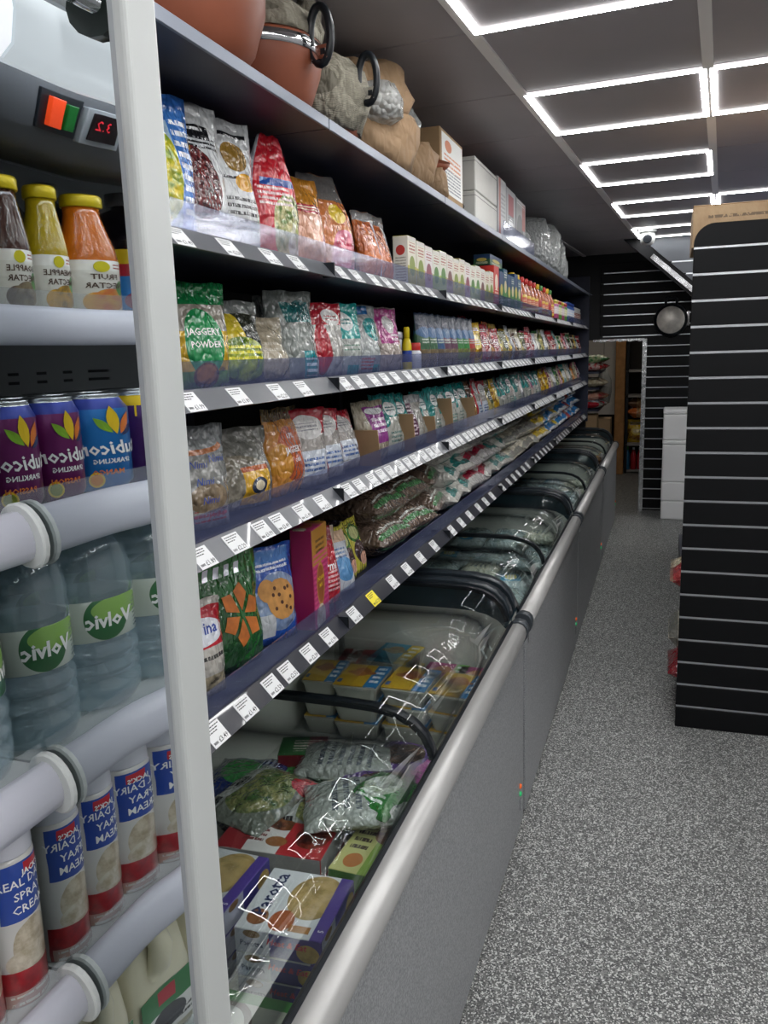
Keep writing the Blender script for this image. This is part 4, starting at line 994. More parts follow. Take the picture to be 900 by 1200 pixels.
# ------------------------------------------------------------------ chest freezers
M_steelp = NT('brushed_steel_panel')
t = M_steelp; pos = t.n('ShaderNodeTexCoord').outputs['Object']
nz = t.noise(t.vmath('MULTIPLY', pos, (1, 60, 420)), 1.0, 3)
nz2 = t.noise(pos, 260, 1)
t.set(Base_Color=t.mix(t.ramp(nz2, .35, .65), lin('#8a8c8f'), lin('#b2b4b6')), Roughness=t.ramp(nz, -.6, 2.2), Metallic=.3)
t.bump(nz2, .12, .002)
M_steelp = t.m
M_rail = plain('satin_rail', '#b6b5b3', .38, .35, var=.04)
M_liner = plain('freezer_liner', '#c9cbc4', .5, var=.05, vscale=5)
M_lid = thin_glass('lid_glass', tint=(.955, .98, .975), gloss=.008, base=.022)
FZL = [1.925, 1.79, 1.79, 1.79]
SPLIT = [.48, .40, .44, .45]
PF = -.425
def lid_curve(n=14, off=0.0):
    key = [(-.457, .728), (-.463, .752), (-.478, .783), (-.505, .81), (-.545, .829), (-.6, .839), (-.68, .842), (-.8, .842), (-.95, .842), (-1.06, .842)]
    return [(x - off * .6, z + off) for x, z in key]
def ribbon(prof, y0, y1, thick, mat, m=None):
    m = m or MB(); L = len(prof); b = len(m.v)
    for y in (y0, y1):
        for x, z in prof: m.v.append((x, y, z))
        for i, (x, z) in enumerate(prof):
            x0, z0 = prof[max(0, i - 1)]; x1, z1 = prof[min(L - 1, i + 1)]
            d = math.hypot(x1 - x0, z1 - z0); nx, nz_ = (z1 - z0) / d, -(x1 - x0) / d
            m.v.append((x - nx * thick, y, z - nz_ * thick))
    for i in range(L - 1):
        m.face([b + i, b + i + 1, b + 2 * L + i + 1, b + 2 * L + i], mat, None, True)
        m.face([b + L + i + 1, b + L + i, b + 3 * L + i, b + 3 * L + i + 1], mat, None, True)
        m.face([b + i + 1, b + i, b + L + i, b + L + i + 1], mat); m.face([b + 2 * L + i, b + 2 * L + i + 1, b + 3 * L + i + 1, b + 3 * L + i], mat)
    m.face([b, b + 2 * L, b + 3 * L, b + L], mat); m.face([b + L - 1, b + 2 * L - 1, b + 4 * L - 1, b + 3 * L - 1], mat)
    return m
FLOORZ = .455
def make_freezer(label, y0, Lz, sp):
    r = thing('chest_freezer', label, 'freezer', (0, y0, 0), group='chest freezers along the aisle')
    MB().box(PF - .018, PF, 0, Lz, .012, .69).build('front_panel', M_steelp, r, bevel=.002)
    MB().box(-1.1, PF - .018, 0, .02, .012, .70).build('end_panel', M_steelp, r)
    MB().box(-1.1, PF - .018, Lz - .02, Lz, .012, .70).build('end_panel', M_steelp, r)
    MB().box(-1.12, -1.1, 0, Lz, .012, .80).build('back_panel', M_steelp, r)
    MB().box(-1.08, PF - .06, .02, Lz - .02, .0, .012).build('plinth', M_rub, r)
    ln = MB().box(-1.085, -.475, .03, Lz - .03, FLOORZ - .02, FLOORZ)
    ln.box(-.475, -.462, .03, Lz - .03, FLOORZ - .02, .715); ln.box(-1.095, -1.085, .03, Lz - .03, FLOORZ - .02, .82)
    ln.build('liner', M_liner, r)
    # end caps of the lid: white below, dark band under the frame
    for ya, yb in ((.022, .034), (Lz - .034, Lz - .022)):
        c = lid_curve(); m = MB(); n = len(c)
        low = [(x, min(z - .012, .745 if x > -.47 else z - .075)) for x, z in c]
        for y in (ya, yb): m.v += [(x, y, z - .002) for x, z in c] + [(x, y, z) for x, z in low]
        for i in range(n - 1):
            for o in (0, 2 * n):
                q = [o + i, o + i + 1, o + n + i + 1, o + n + i]
                m.face(q if o else q[::-1], 0)
        m.build('end_band', plain('dark_band', '#2a3e48', .3), r)
        m = MB()
        for y in (ya, yb): m.v += [(x, y, z) for x, z in low] + [(x, y, FLOORZ) for x, z in low]
        for i in range(n - 1):
            for o in (0, 2 * n):
                q = [o + i, o + i + 1, o + n + i + 1, o + n + i]
                m.face(q if o else q[::-1], 0)
        m.build('end_liner', M_liner, r)
    # front rail with rounded nose
    pr = [(-.462, .722), (-.452, .733), (-.436, .735), (-.421, .73), (-.411, .718), (-.407, .703), (-.410, .688), (-.418, .676), (-.43, .668), (-.462, .668)]
    rl = MB().extrude_y(pr, .045, Lz - .045, smooth=True).build('front_rail', M_rail, r)
    MB().extrude_y([(-.4615, .7225), (-.452, .7335), (-.457, .741), (-.467, .73)], .045, Lz - .045).build('gasket', M_rub, rl)
    pr2 = [(x + (.003 if x > -.43 else 0), z + (.004 if z > .7 else -.003)) for x, z in pr]
    M_capm = plain('grey_end_cap', '#3c4146', .4)
    for ya, yb in ((0.002, .045), (Lz - .045, Lz - .002)):
        MB().extrude_y(pr2, ya, yb, smooth=True).build('rail_end_cap', M_capm, r)
    # two curved sliding lids
    c0 = lid_curve()
    for k, (ya, yb, off) in enumerate(((.04, Lz * sp + .02, .0), (Lz * sp - .02, Lz - .04, .012))):
        c = lid_curve(off=off)
        g = ribbon(c, ya, yb, .004, 0).build('glass_lid', M_lid, r)
        for yy in (ya, yb - .028):
            if k == 1 and yy == ya: continue
            ribbon([(x, z + .006) for x, z in c], yy, yy + .028, .014, 0).build('lid_frame', M_rub, g)
    for ya, yb in ((-.004, .05), (Lz - .05, Lz + .004)):
        ribbon([(x + .004, z + .012) for x, z in lid_curve(off=.014)], ya, yb, .024, 0).build('end_arch', plain('dark_arch', '#232a30', .3), r)
    for z, n_, col in ((.165, 'red_lamp', '#d8622a'), (.137, 'green_lamp', '#2fae6a')):
        o = MB().lathe([(.009, 0), (.009, .003), (.006, .006), (.001, .007)], 14).build('indicator_lamp', plain(n_, col, .25, emit=.25), r, loc=(PF, Lz - .07, z), rot=(0, PI / 2, 0))
    MB().box(PF, PF + .004, Lz - .078, Lz - .062, .08, .118).build('switch_plate', M_chrome, r)
    MB().tube([(-.47, Lz * .8, .735), (-.485, Lz * .8, .76), (-.485, Lz * .8 + .07, .76), (-.47, Lz * .8 + .07, .735)], .004, 6).build('wire_hook', M_white, r)
    MB().box(PF, PF + .003, .04, .055, .62, .66).build('badge', M_chrome, r)
    return r
FZY = [0.70, 2.668, 4.49, 6.315]
for k in range(4):
    make_freezer(('brushed steel chest freezer with parotta boxes and dip tubs under its curved glass', 'brushed steel chest freezer of frosty clear fish bags, second along the aisle', 'brushed steel chest freezer of stacked blue and white packs, third along the aisle', 'brushed steel chest freezer nearest the storeroom doorway')[k], FZY[k], FZL[k], SPLIT[k])

# ---- freezer contents
M_ptop = design('parotta_top', '#c9ccd0', [('e', .68, .62, .3, .36, ('#b59a66', '#8f7a4a', 30.0)), ('e', .18, .2, .12, .12, '#8a5a3a'), ('e', .46, .2, .14, .16, '#a85a34'), ('r', .93, .5, .07, .5, '#51408c'), ('r', .7, .12, .12, .05, '#a8743a')], rough=.35, bump=0, coat=.2, distort=.004)
M_pside = design('parotta_side', '#4b4596', [('r', .2, .5, .2, .5, '#b9bcd0'), ('e', .84, .4, .13, .36, ('#c9b06a', '#a88a4a', 40.0)), ('e', .2, .82, .1, .16, '#8a6a4a')], rough=.35, bump=0, coat=.2, distort=0)
M_hp = plain('print_hotpink', '#d83a5a', .4); M_navyp = plain('print_navy', '#26305a', .4)
def parotta(x, y, z, lb, yaw=0.0, w=.17, l=.18, h=.05):
    o = thing('parotta_box', lb, 'frozen food box', (x, y, z), (0, 0, yaw), group='parotta boxes in the first freezer')
    MB().box(-w / 2, w / 2, -l / 2, l / 2, 0, h, mats=[1, 1, 1, 1, 0, 0]).build('carton', [M_ptop, M_pside], o, bevel=.0015)
    m = MB()
    fs = on_plane((-.052, -l / 2 - .0006, h * .42), (1, 0, 0), (0, 0, 1)); m.text('Parotta', .0155, fs, 0, bold=.01)
    fs = on_plane((.016, -l / 2 - .0006, h * .62), (1, 0, 0), (0, 0, 1)); m.text('Heat & Eat', .0175, fs, 1, shear=.3, bold=.02)
    ft = on_plane((-.055, .012, h + .0006), (0, 1, 0), (-1, 0, 0)); m.text('Parotta', .042, ft, 0, bold=.015)
    ft = on_plane((.075, -.065, h + .0006), (0, 1, 0), (-1, 0, 0)); m.text('5', .016, ft, 2)
    m.build('box_lettering', [M_navyp, M_hp, M_lw], o)
    return o
for k in range(3):
    parotta(-.63, 1.245, FLOORZ + k * .0512, ('white and purple parotta box at the bottom of the front stack', 'white and purple parotta box in the middle of the front stack', 'white and purple parotta box on top of the front stack')[k], .04)
    parotta(-.83, 1.27, FLOORZ + k * .0512, ('white and purple parotta box at the bottom of the stack by the wall', 'white and purple parotta box in the middle of the stack by the wall', 'white and purple parotta box on top of the stack by the wall')[k], -.03)
fk = dict(rough=.35, bump=0, coat=.2, distort=.006)
m_bir = design('biryani_top', '#c9c6c4', [('r', .12, .5, .14, .5, '#8a2a30'), ('e', .5, .75, .16, .2, ('#7a4a2a', '#2a1a14', 40.0)), ('r', .8, .5, .22, .5, '#a82a30'), ('e', .82, .5, .16, .3, ('#4a1a18', '#8a3a2a', 40.0)), ('e', .52, .28, .1, .12, '#8a5a34'), ('t', .3, .5, .1, .3, '#6a2a2a', 5)], **fk)
m_grnb = design('patra_top', '#7a9a3a', [('r', .25, .5, .25, .5, '#b8b87a'), ('e', .65, .72, .26, .18, ('#5a2a34', '#8a6a4a', 40.0)), ('t', .25, .6, .16, .2, '#3a2a24', 3), ('e', .3, .2, .16, .12, '#b0703a'), ('r', .92, .5, .08, .5, '#4a8a3a')], **fk)
m_coc = design('coconut_top', '#b8bcae', [('e', .3, .55, .24, .34, '#5a3a2a'), ('e', .3, .55, .18, .27, '#dcdcd6'), ('r', .5, .95, .5, .08, '#3f8a3a'), ('e', .72, .6, .12, .12, '#c83a2a'), ('r', .68, .3, .16, .1, '#e0b83a'), ('t', .5, .14, .4, .1, '#4a4a44', 3)], **fk)
def flatbox(name, label, x, y, z, w, l, h, mat, yaw=0.0, group=None, side=None):
    o = MB().box(-w / 2, w / 2, -l / 2, l / 2, 0, h, mats=[1, 1, 1, 1, 0, 0]).build(name, [mat, side or plain('pack_side', '#9a9a96', .4)], loc=(x, y, z), rot=(0, 0, yaw), bevel=.0015)
    return tag(o, label, 'frozen food box', group)
for k in range(3):
    flatbox('biryani_box', 'white and dark red frozen meal box, %s of its pile' % ('lowest', 'middle', 'top')[k], -.76, 1.445, FLOORZ + k * .0515, .24, .15, .051, m_bir, .05)
    flatbox('patra_box', 'green frozen snack box with a sliced roll picture, %s of its pile' % ('lowest', 'middle', 'top')[k], -.545, 1.455, FLOORZ + k * .0515, .125, .2, .051, m_grnb, -.05, side=plain('green_side', '#4a7a34', .4))
for k in range(1):
    flatbox('coconut_box', 'pale green box with a halved coconut picture in front of the parotta stack', -.64, 1.03, FLOORZ + k * .0475, .22, .19, .047, m_coc, .03, side=plain('green_side', '#4a7a34', .4))
    flatbox('coconut_box', 'pale green coconut box lying by the freezer back wall', -.88, 1.03, FLOORZ + k * .0475, .2, .19, .047, m_coc, -.04, side=plain('green_side', '#4a7a34', .4))
    flatbox('coconut_box', 'pale green coconut box at the near end of the first freezer', -.62, .83, FLOORZ, .22, .19, .047, m_coc, -.02, side=plain('green_side', '#4a7a34', .4))
pk('roti', ('#7c8078', '#60665c', 14.0), [('e', .45, .5, .4, .4, ('#8a8a5a', '#3f5a34', 40.0)), ('r', .85, .5, .14, .5, '#a8aaa8'), ('t', .85, .5, .1, .4, '#2a2c30', 2), ('e', .1, .2, .14, .14, '#a82a34')])
pk('greyfrost', ('#8a8f8a', '#a4a9a4', 14.0), [('t', .5, .5, .35, .3, '#5a6068', 6)])
pk('greenveg', '#2f7a34', [('e', .5, .5, .3, .3, ('#c8ccc8', '#8a9a7a', 30.0)), ('t', .5, .8, .3, .08, '#dce4dc', 2)])
pk('purpleveg', '#5a3088', [('e', .5, .5, .3, .26, ('#6a4a34', '#3a2a20', 40.0)), ('t', .5, .82, .3, .08, '#e0d8e8', 2), ('r', .5, .1, .5, .1, '#b04a9a')])
pk('navyveg', '#22306a', [('e', .5, .55, .3, .26, '#3f8a4a'), ('t', .5, .25, .35, .1, '#d8dce8', 3)])
def fbag(name, label, q, x, y, z, L=.24, W=.17, T=.055, yaw=0.0, group=None, tilt=0.0):
    o = lying(name, label, P[q], y, z, L, W, T, x=x, yaw=yaw, group=group)
    o.rotation_euler = (tilt, 0, yaw)
    return o
Z1 = FLOORZ + .156
fbag('bread_bag', 'clear bag of green flatbread with dark lettering in the first freezer', 'roti', -.86, 1.55, Z1 - .03, .24, .2, .06, 1.3)
fbag('bread_bag', 'second clear bag of green flatbread resting on the freezer pile', 'roti', -.73, 1.575, Z1 - .05, .22, .16, .055, 1.75)
fbag('frozen_bag', 'crinkled grey frosted bag lying on the boxes in the first freezer', 'greyfrost', -.61, 1.55, Z1 + .0, .26, .2, .06, .4)
fbag('vegetable_bag', 'green vegetable bag between flatbread and frosted bags', 'greenveg', -.7, 1.67, Z1 - .055, .24, .16, .05, .9)
fbag('vegetable_bag', 'purple vegetable bag under the front of the glass lid', 'purpleveg', -.6, 1.665, Z1 - .03, .22, .15, .055, .3)
fbag('vegetable_bag', 'green vegetable bag against the freezer front wall', 'greenveg', -.565, 1.57, Z1 + .02, .16, .14, .05, 1.2)
fbag('vegetable_bag', 'dark blue vegetable bag beneath the flatbread bags', 'navyveg', -.83, 1.72, Z1 - .08, .24, .18, .06, .6)
fbag('frozen_bag', 'white frosted bag with green corner behind the flatbread bags', 'greyfrost', -.73, 1.76, Z1 - .03, .24, .18, .06, .2)
fbag('vegetable_bag', 'purple and pink bag next to the dip tubs', 'purpleveg', -.6, 1.83, Z1 - .05, .22, .2, .06, -.3)
fbag('vegetable_bag', 'dark blue bag deep in the first freezer near the wall', 'navyveg', -.96, 1.66, Z1 - .06, .2, .2, .06, .1)
for k, (xx, yy, z_, q) in enumerate(((-.92, 1.82, 0, 'greyfrost'), (-.7, 1.9, 0, 'greenveg'), (-.62, 1.97, 0, 'greyfrost'), (-.86, 1.55, 0, 'greenveg'), (-.63, 1.72, 0, 'greyfrost'), (-.75, 1.72, .03, 'navyveg'), (-.95, 1.6, .02, 'greyfrost'))):
    fbag('frozen_bag', '%s bag lying low in the first freezer' % {'greyfrost': 'grey frosted', 'greenveg': 'green vegetable', 'navyveg': 'dark blue'}[q], q, xx, yy, FLOORZ + z_, .24, .18, .07, k * .7, group='bags low in the first freezer')
flatbox('spinach_box', 'red and green frozen box at the back of the first freezer', -.86, 1.79, FLOORZ + .1, .12, .1, .075, design('spinach_top', '#8a2a30', [('r', .3, .5, .3, .5, '#2f6a34'), ('t', .6, .5, .3, .3, '#e0d8d0', 4)], **fk), .3, side=plain('red_side', '#8a2a34', .4))
# dip tubs with card sleeves
def sleeve(n, c1, c2, food): return design('sleeve_' + n, c1, [('r', .84, .5, .16, .5, c2), ('t', .84, .5, .1, .4, '#e8f0f4', 4), ('e', .42, .66, .2, .2, food), ('e', .42, .62, .34, .1, food), ('r', .08, .2, .05, .08, '#2a5a9a')], **fk)
M_sl = [sleeve('dip', '#c8a02a', '#2a78b0', ('#9a5a34', '#b8743f', 40.0)), sleeve('dip2', '#c9a32c', '#2f7db5', ('#8a4a2a', '#a8643a', 40.0)), sleeve('grain', '#2a88a8', '#d8b82a', ('#7a5a3a', '#a08a5a', 60.0)), sleeve('pink', '#a83a7a', '#5a9a3a', ('#c8845a', '#a8643a', 40.0))]
M_tub = plain('clear_tub', '#a6a69e', .25, coat=.4)
def tub(x, y, z, lb, q, yaw=0.0, w=.15, l=.2, h=.055):
    o = thing('dip_tub', lb, 'food tub', (x, y, z), (0, 0, yaw), group='sleeved tubs in the first freezer')
    m = MB(); a = .8
    for zz, s in ((0, .84), (h * .86, .97), (h * .88, 1.0), (h, 1.0)):
        for cx, cy in ((-1, -1), (1, -1), (1, 1), (-1, 1)):
            for t_ in range(3):
                an = math.atan2(cy, cx) + (t_ - 1) * .5; r_ = .02
                m.v.append((cx * (w / 2 * s - r_) + r_ * math.cos(an), cy * (l / 2 * s - r_) + r_ * math.sin(an), zz))
    for i in range(3):
        for k in range(12):
            m.face([i * 12 + k, i * 12 + (k + 1) % 12, (i + 1) * 12 + (k + 1) % 12, (i + 1) * 12 + k], 0)
    m.face(list(range(12))[::-1]); m.face([36 + k for k in range(12)])
    m.build('tub', M_tub, o)
    MB().box(-w / 2 + .002, w / 2 - .002, -l / 2 + .012, l / 2 - .012, h + .0005, h + .003).build('card_sleeve', M_sl[q], o)
    return o
TB = FLOORZ
for r_, (yy, cells) in enumerate(((2.27, ((-.56, 0, 3), (-.715, 1, 3), (-.87, 0, 3), (-1.0, 1, 3))), (2.48, ((-.83, 2, 3), (-.67, 3, 2), (-.55, 3, 2))))):
    for ci, (xx, q, nn) in enumerate(cells):
        for k in range(nn):
            nm = {0: 'yellow and blue sleeved dip tub', 1: 'yellow and blue sleeved dip tub', 2: 'teal and yellow sleeved grain tub', 3: 'magenta and green sleeved tub'}[q]
            tub(xx, yy + .012 * (ci % 2), TB + k * .0595, nm + ', ' + ('lowest', 'second', 'top')[k] + ' of its stack in the first freezer', q, .06 * (ci - 1.5), .145 if xx > -.95 else .11, .195)
flatbox('frozen_box', 'white frozen box lying at the back behind the tubs', -.98, 2.48, FLOORZ + .08, .12, .2, .06, m_bir, .1)
flatbox('frozen_box', 'orange topped box at the far wall of the first freezer', -.99, 2.46, FLOORZ + .0, .15, .22, .075, plain('orange_carton', '#c2502a', .5), .0)
# second, third and fourth freezer
pk('fish', ('#8fa4a8', '#b4c2c0', 12.0), [('e', .5, .5, .4, .35, ('#6c7f82', '#aab6b0', 16.0)), ('t', .5, .75, .3, .1, '#c8d4d8', 3)], bump=.8)
pk('fishlabel', ('#98acb0', '#b8c6c6', 12.0), [('r', .5, .55, .32, .25, '#5a9ab8'), ('e', .5, .55, .24, .16, '#c8c27a'), ('t', .5, .55, .2, .1, '#e8f0f4', 3)], bump=.6)
pk('fishpale', ('#c4c4b0', '#aab0a2', 14.0), [('t', .5, .5, .3, .2, '#6a7a80', 3)], bump=.7)
pk('blockpack', '#aab4b6', [('r', .5, .8, .5, .12, '#4a86a0'), ('t', .5, .4, .4, .25, '#5a7a8a', 5), ('r', .5, .5, .46, .02, '#dfe6e6')], bump=.3)
for f, qs in ((1, ('fish', 'fishlabel', 'fish', 'fishpale', 'fish')), (2, ('fish', 'fishlabel', 'blockpack', 'fishpale')), (3, ('fishpale', 'g_brown', 'fishlabel', 'g_cream', 'g_orange'))):
    k = 0
    for layer in range(3):
        for iy in range(9):
            for ix in range(3):
                if layer == 2 and hsh(iy, ix, f) < (.2 if f == 1 else .35): continue
                q = qs[(k * 7 + k // 5) % len(qs)]; k += 1
                dn = {'fish': 'frosty clear bag of fish', 'fishlabel': 'clear bag with blue label', 'fishpale': 'pale frosted bag', 'blockpack': 'blue and white block pack', 'g_brown': 'brown packet', 'g_cream': 'cream packet', 'g_orange': 'orange packet'}[q]
                xx = -.6 - ix * .18 + RND.uniform(-.006, .006); yy = FZY[f] + .16 + iy * .183 + RND.uniform(-.006, .006)
                fbag('frozen_bag', dn + ' in the %s freezer' % ('', 'second', 'third', 'fourth')[f], q, xx, yy, FLOORZ + layer * .071, .17, .165, .066, RND.uniform(-.14, .14), group='frozen bags in the %s freezer' % ('', 'second', 'third', 'fourth')[f], tilt=RND.uniform(-.05, .05) if layer else 0)
wb_ = thing('wire_basket', 'white wire basket frame standing in the third freezer', 'basket', (0, FZY[2], 0))
for k in range(8):
    MB().tube([(-.5, .15 + k * .09, .46), (-.5, .15 + k * .09, .70)], .003, 5).build('wire', M_white, wb_)
for z in (.5, .6, .70): MB().tube([(-.5, .13, z), (-.5, .82, z)], .0035, 5).build('rim_wire', M_white, wb_)

# ------------------------------------------------------------------ open display fridge with mirrored end panel
MY = 0.64
fg = thing('display_fridge', 'white open display fridge with mirrored end panel and white front post', 'fridge')
ep = MB().box(-1.17, -.445, MY + .004, MY + .040, 0, 2.11).build('end_panel', M_white, fg, bevel=.004)
po = MB().box(-.447, -.432, MY - .004, MY + .044, 0, 2.13).build('front_post', M_white, fg, bevel=.005, seg=3)
mm = MB(); NX, NZ = 48, 2
for j in range(NZ + 1):
    for i in range(NX + 1):
        x = -1.15 + (.702) * i / NX
        bow = max(0.0, (x + .50) / .055)
        mm.v.append((x, MY - .0012 * bow * bow, .3 + 1.78 * j / NZ))
for j in range(NZ):
    for i in range(NX):
        a = j * (NX + 1) + i
        mm.face([a, a + 1, a + NX + 2, a + NX + 1], 0, None, True)
M_mirror = plain('mirror', '#c4cacb', .015, 1.0)
mm.build('mirror_sheet', M_mirror, ep)
MB().box(-.450, -.442, MY - .003, MY + .003, .3, 2.09).build('mirror_edge_trim', plain('grey_trim', '#9fa3a6', .4), ep)
M_fback = plain('fridge_back', '#85878a', .5, .0)
fb = MB().box(-1.16, -1.05, -.7, MY, .3, 2.08).build('back_panel', M_fback, fg)
slot = MB().box(0, .0012, -.012, .012, -.0025, .0025).mesh('slot', [M_dark])
for zz in (1.59, 1.605, 1.36, 1.375, 1.11, 1.125):
    for k in range(18): link('vent_slot', slot, fb, (-1.0498, -.6 + k * .068, zz))
MB().box(-1.16, -.48, -.74, -.70, 0, 2.11).build('end_panel', M_white, fg)
MB().box(-1.05, -.47, -.7, MY, 0, .56).build('base', M_white, fg)
MB().box(-1.05, -.55, -.7, MY - .001, 1.951, 2.11).build('canopy', plain('fridge_grey', '#9a9c9e', .4), fg)
lampo = MB().extrude_y([(-.561, 1.951), (-.548, 1.946), (-.546, 1.9245), (-.552, 1.898), (-.5655, 1.888), (-.581, 1.891), (-.585, 1.951)], -.7, MY - .002, smooth=True).build('lamp_housing', plain('lamp_diffuser', '#f0f3f8', .4, emit=.55), fg)
MB().box(-.605, -.588, -.68, MY - .02, 1.932, 1.938).build('led_strip', plain('fridge_led', '#f4f8ff', .5, emit=FRIDGE_LED), lampo)
gr = MB().extrude_y([(-.612, 1.951), (-.612, 1.93), (-.631, 1.9375), (-.631, 1.951)], -.7, MY - .002).build('air_grille', plain('grille_dark', '#3a3b3d', .5), fg)
cx_ = MB().extrude_y([(-.633, 1.951), (-.628, 1.9375), (-.632, 1.911), (-.648, 1.868), (-.6655, 1.853), (-.722, 1.8505), (-.731, 1.951)], -.7, MY - .002, smooth=True).build('control_housing', plain('fridge_grey2', '#5a5b5e', .45), fg)
yr = lambda d: MY - d            # distance from the mirror
fx = lambda z: -.648 + (z - 1.868) / .043 * .016
def tilt_box(name, ya, yb, z0, z1, mat, parent, out=.004):
    # lies on the sloping front of the control housing
    m = MB(); c = [(fx(z0), z0), (fx(z0) + out, z0 - out * .4), (fx(z1) + out, z1 - out * .4), (fx(z1), z1)]
    return m.extrude_y(c, min(ya, yb), max(ya, yb)).build(name, mat, parent, bevel=.0008)
cp = tilt_box('switch_panel', yr(.126), yr(.184), 1.870, 1.908, M_rub, cx_, .004)
tilt_box('red_switch', yr(.138), yr(.157), 1.875, 1.903, plain('lit_red_switch', '#d8421a', .3, emit=.5), fg, .010)
tilt_box('green_switch', yr(.163), yr(.175), 1.876, 1.901, plain('lit_green_switch', '#0c5a20', .3, emit=.25), fg, .009)
dp = tilt_box('temperature_display', yr(.187), yr(.230), 1.868, 1.904, plain('display_grey', '#8f9193', .4), fg, .007)
tilt_box('display_screen', yr(.193), yr(.224), 1.873, 1.900, plain('display_black', '#160c0e', .1), dp, .009)
m = MB()
m.text('3.2', .014, lambda x, y: (fx(1.888 + y) + .0098, yr(.204) + x, 1.888 + y - .0036), 0)
m.build('display_digits', plain('lit_digits', '#c81a2a', .4, emit=.8), dp)
rl = thing('night_blind_roll', 'rolled clear night blind mounted under the fridge canopy', 'roller blind', (-.509, 0, 1.942))
MB().tube([(0, -.7, 0), (0, .57, 0)], .024, 18).build('roll', plain('rolled_film', '#a9adae', .2, .5, bump=.4, bscale=30), rl)
MB().tube([(0, .57, 0), (0, .585, 0)], .028, 14).build('end_cap', plain('dark_green_cap', '#2c332e', .4), rl)
MB().tube([(0, .585, 0), (0, MY - .006, 0)], .008, 10).build('axle', M_chrome, rl)

SHZ = [1.662, 1.455, 1.19, .937, .685]
M_frail = plain('lavender_rail', '#dcdce8', .3, coat=.3)
m_smallt = ticket_mesh('£0.79', M_whitep); m_smallt2 = ticket_mesh('£3.99', M_whitep)
for i, zr in enumerate(SHZ):
    bx_ = -.058 if i == 0 else 0.0
    s = MB().box(-1.05, bx_ - .60, -.69, MY - .002, zr + .002, zr + .014).build('shelf', M_white, fg)
    pr = []
    for k in range(16):
        a = 2 * PI * k / 16
        dx_, dz_ = .015 * math.cos(a), (.022 if i == 0 else .026) * math.sin(a)
        pr.append((bx_ - .594 + dx_ * .95 - dz_ * .3, zr + dz_ * .95 + dx_ * .3))
    MB().extrude_y(pr, -.69, MY - .012, smooth=True).build('price_rail', M_frail, s)
    MB().box(bx_ - .61, bx_ - .608, -.69, MY - .004, zr + .014, zr + .04).build('riser', M_acry2, s)
    br = []
    for k in range(20):
        a = 2 * PI * k / 20
        br.append((bx_ - .592 + .024 * math.cos(a) * (1.0 if math.cos(a) > 0 else 1.25) - .007 * math.sin(a), zr + .033 * math.sin(a)))
    bo = MB().extrude_y(br, MY - .0125, MY - .003).build('end_bracket', M_white, s, bevel=.002)
    MB().lathe([(.003, 0), (.003, .001)], 10).build('screw_hole', M_dark, s, loc=(bx_ - .586, MY - .0135, zr - .008), rot=(PI / 2, 0, 0))
    for k, yy in enumerate((.40, .335) if i in (1,) else ((.42,) if i in (2, 3) else (.3,))):
        link('price_ticket', m_smallt if i == 1 else m_smallt2, s, (bx_ - .5755, yy, zr - .024), (0, math.radians(-17), 0))

# -- drink cans
def polys_on_cyl(polys, r, z, a0=0.0, off=.0007):
    m = MB(); fn = on_cyl(r, z, a0, off)
    for pg, mi in polys:
        c0 = (sum(p[0] for p in pg) / len(pg), sum(p[1] for p in pg) / len(pg)); b0 = len(m.v)
        m.v += [tuple(fn(*p)) for p in [c0] + list(pg)]; n = len(pg)
        for k in range(n): m.face([b0, b0 + 1 + k, b0 + 1 + (k + 1) % n], mi)
    return m
def leaf(cx, cy, l, wd, ang):
    pts = []
    for k in range(12):
        t_ = k / 6
        if k <= 6: u_, v_ = t_, math.sin(t_ * PI) * wd
        else: u_, v_ = 2 - t_, -math.sin((2 - t_) * PI) * wd
        x_, y_ = u_ * l, v_
        pts.append((cx + x_ * math.cos(ang) - y_ * math.sin(ang), cy + x_ * math.sin(ang) + y_ * math.cos(ang)))
    return pts
canprof = [(.024, 0), (.027, .002), (.033, .012), (.033, .098), (.0275, .110), (.0268, .113), (.0275, .115), (.0262, .1155), (.0255, .112)]
M_alub = plain('bare_can', '#c0c4c8', .25, 1.0)
LEAFM = [plain('leaf_green', '#7fae2a', .4), plain('leaf_yellow', '#e3bf1c', .4), plain('leaf_orange', '#d8742a', .4), plain('leaf_navy', '#1c2a5a', .4), M_lw, plain('fruit_cut', '#8f9a3a', .4), plain('fruit_orange', '#dd8a1c', .4)]
def can(y, x, col, lb, flav, frm, grp):
    o = thing('drink_can', lb, 'drink can', (x, y, SHZ[1] + .0145), group=grp)
    m = MB(); m.lathe(canprof, 28, mats=[1, 0, 0, 2, 1, 1, 1, 1]); 
    m.build('can_body', [col, M_alub, plain('can_top_blue', '#33429a', .3, .3)], o)
    a0 = .1
    polys_on_cyl([(leaf(.004, .070, .026, .0045, .79), 0), (leaf(.0, .068, .034, .006, 1.39), 1), (leaf(-.004, .068, .028, .005, 1.99), 2), (leaf(-.006, .066, .02, .004, 2.39), 3), (circ(.024, .016, .0085), 1), (circ(.024, .016, .0065), frm)], .033, 0, a0).build('can_picture', LEAFM, o)
    m = MB().text('Rubicon', .0215, on_cyl(.033, .052, a0 + .12, .0008), 0, shear=.15, bold=.02)
    m.text('SPARKLING', .0075, on_cyl(.033, .037, a0 + .2, .0008), 0, bold=.02); m.text(flav, .0085, on_cyl(.033, .024, a0 + .35, .0008), 1, bold=.02)
    m.build('lettering', [M_lw, LEAFM[2]], o)
m_cp = plain('can_purple', '#6a1f5c', .28, .35); m_cb = plain('can_blue', '#1f6fb4', .28, .35)
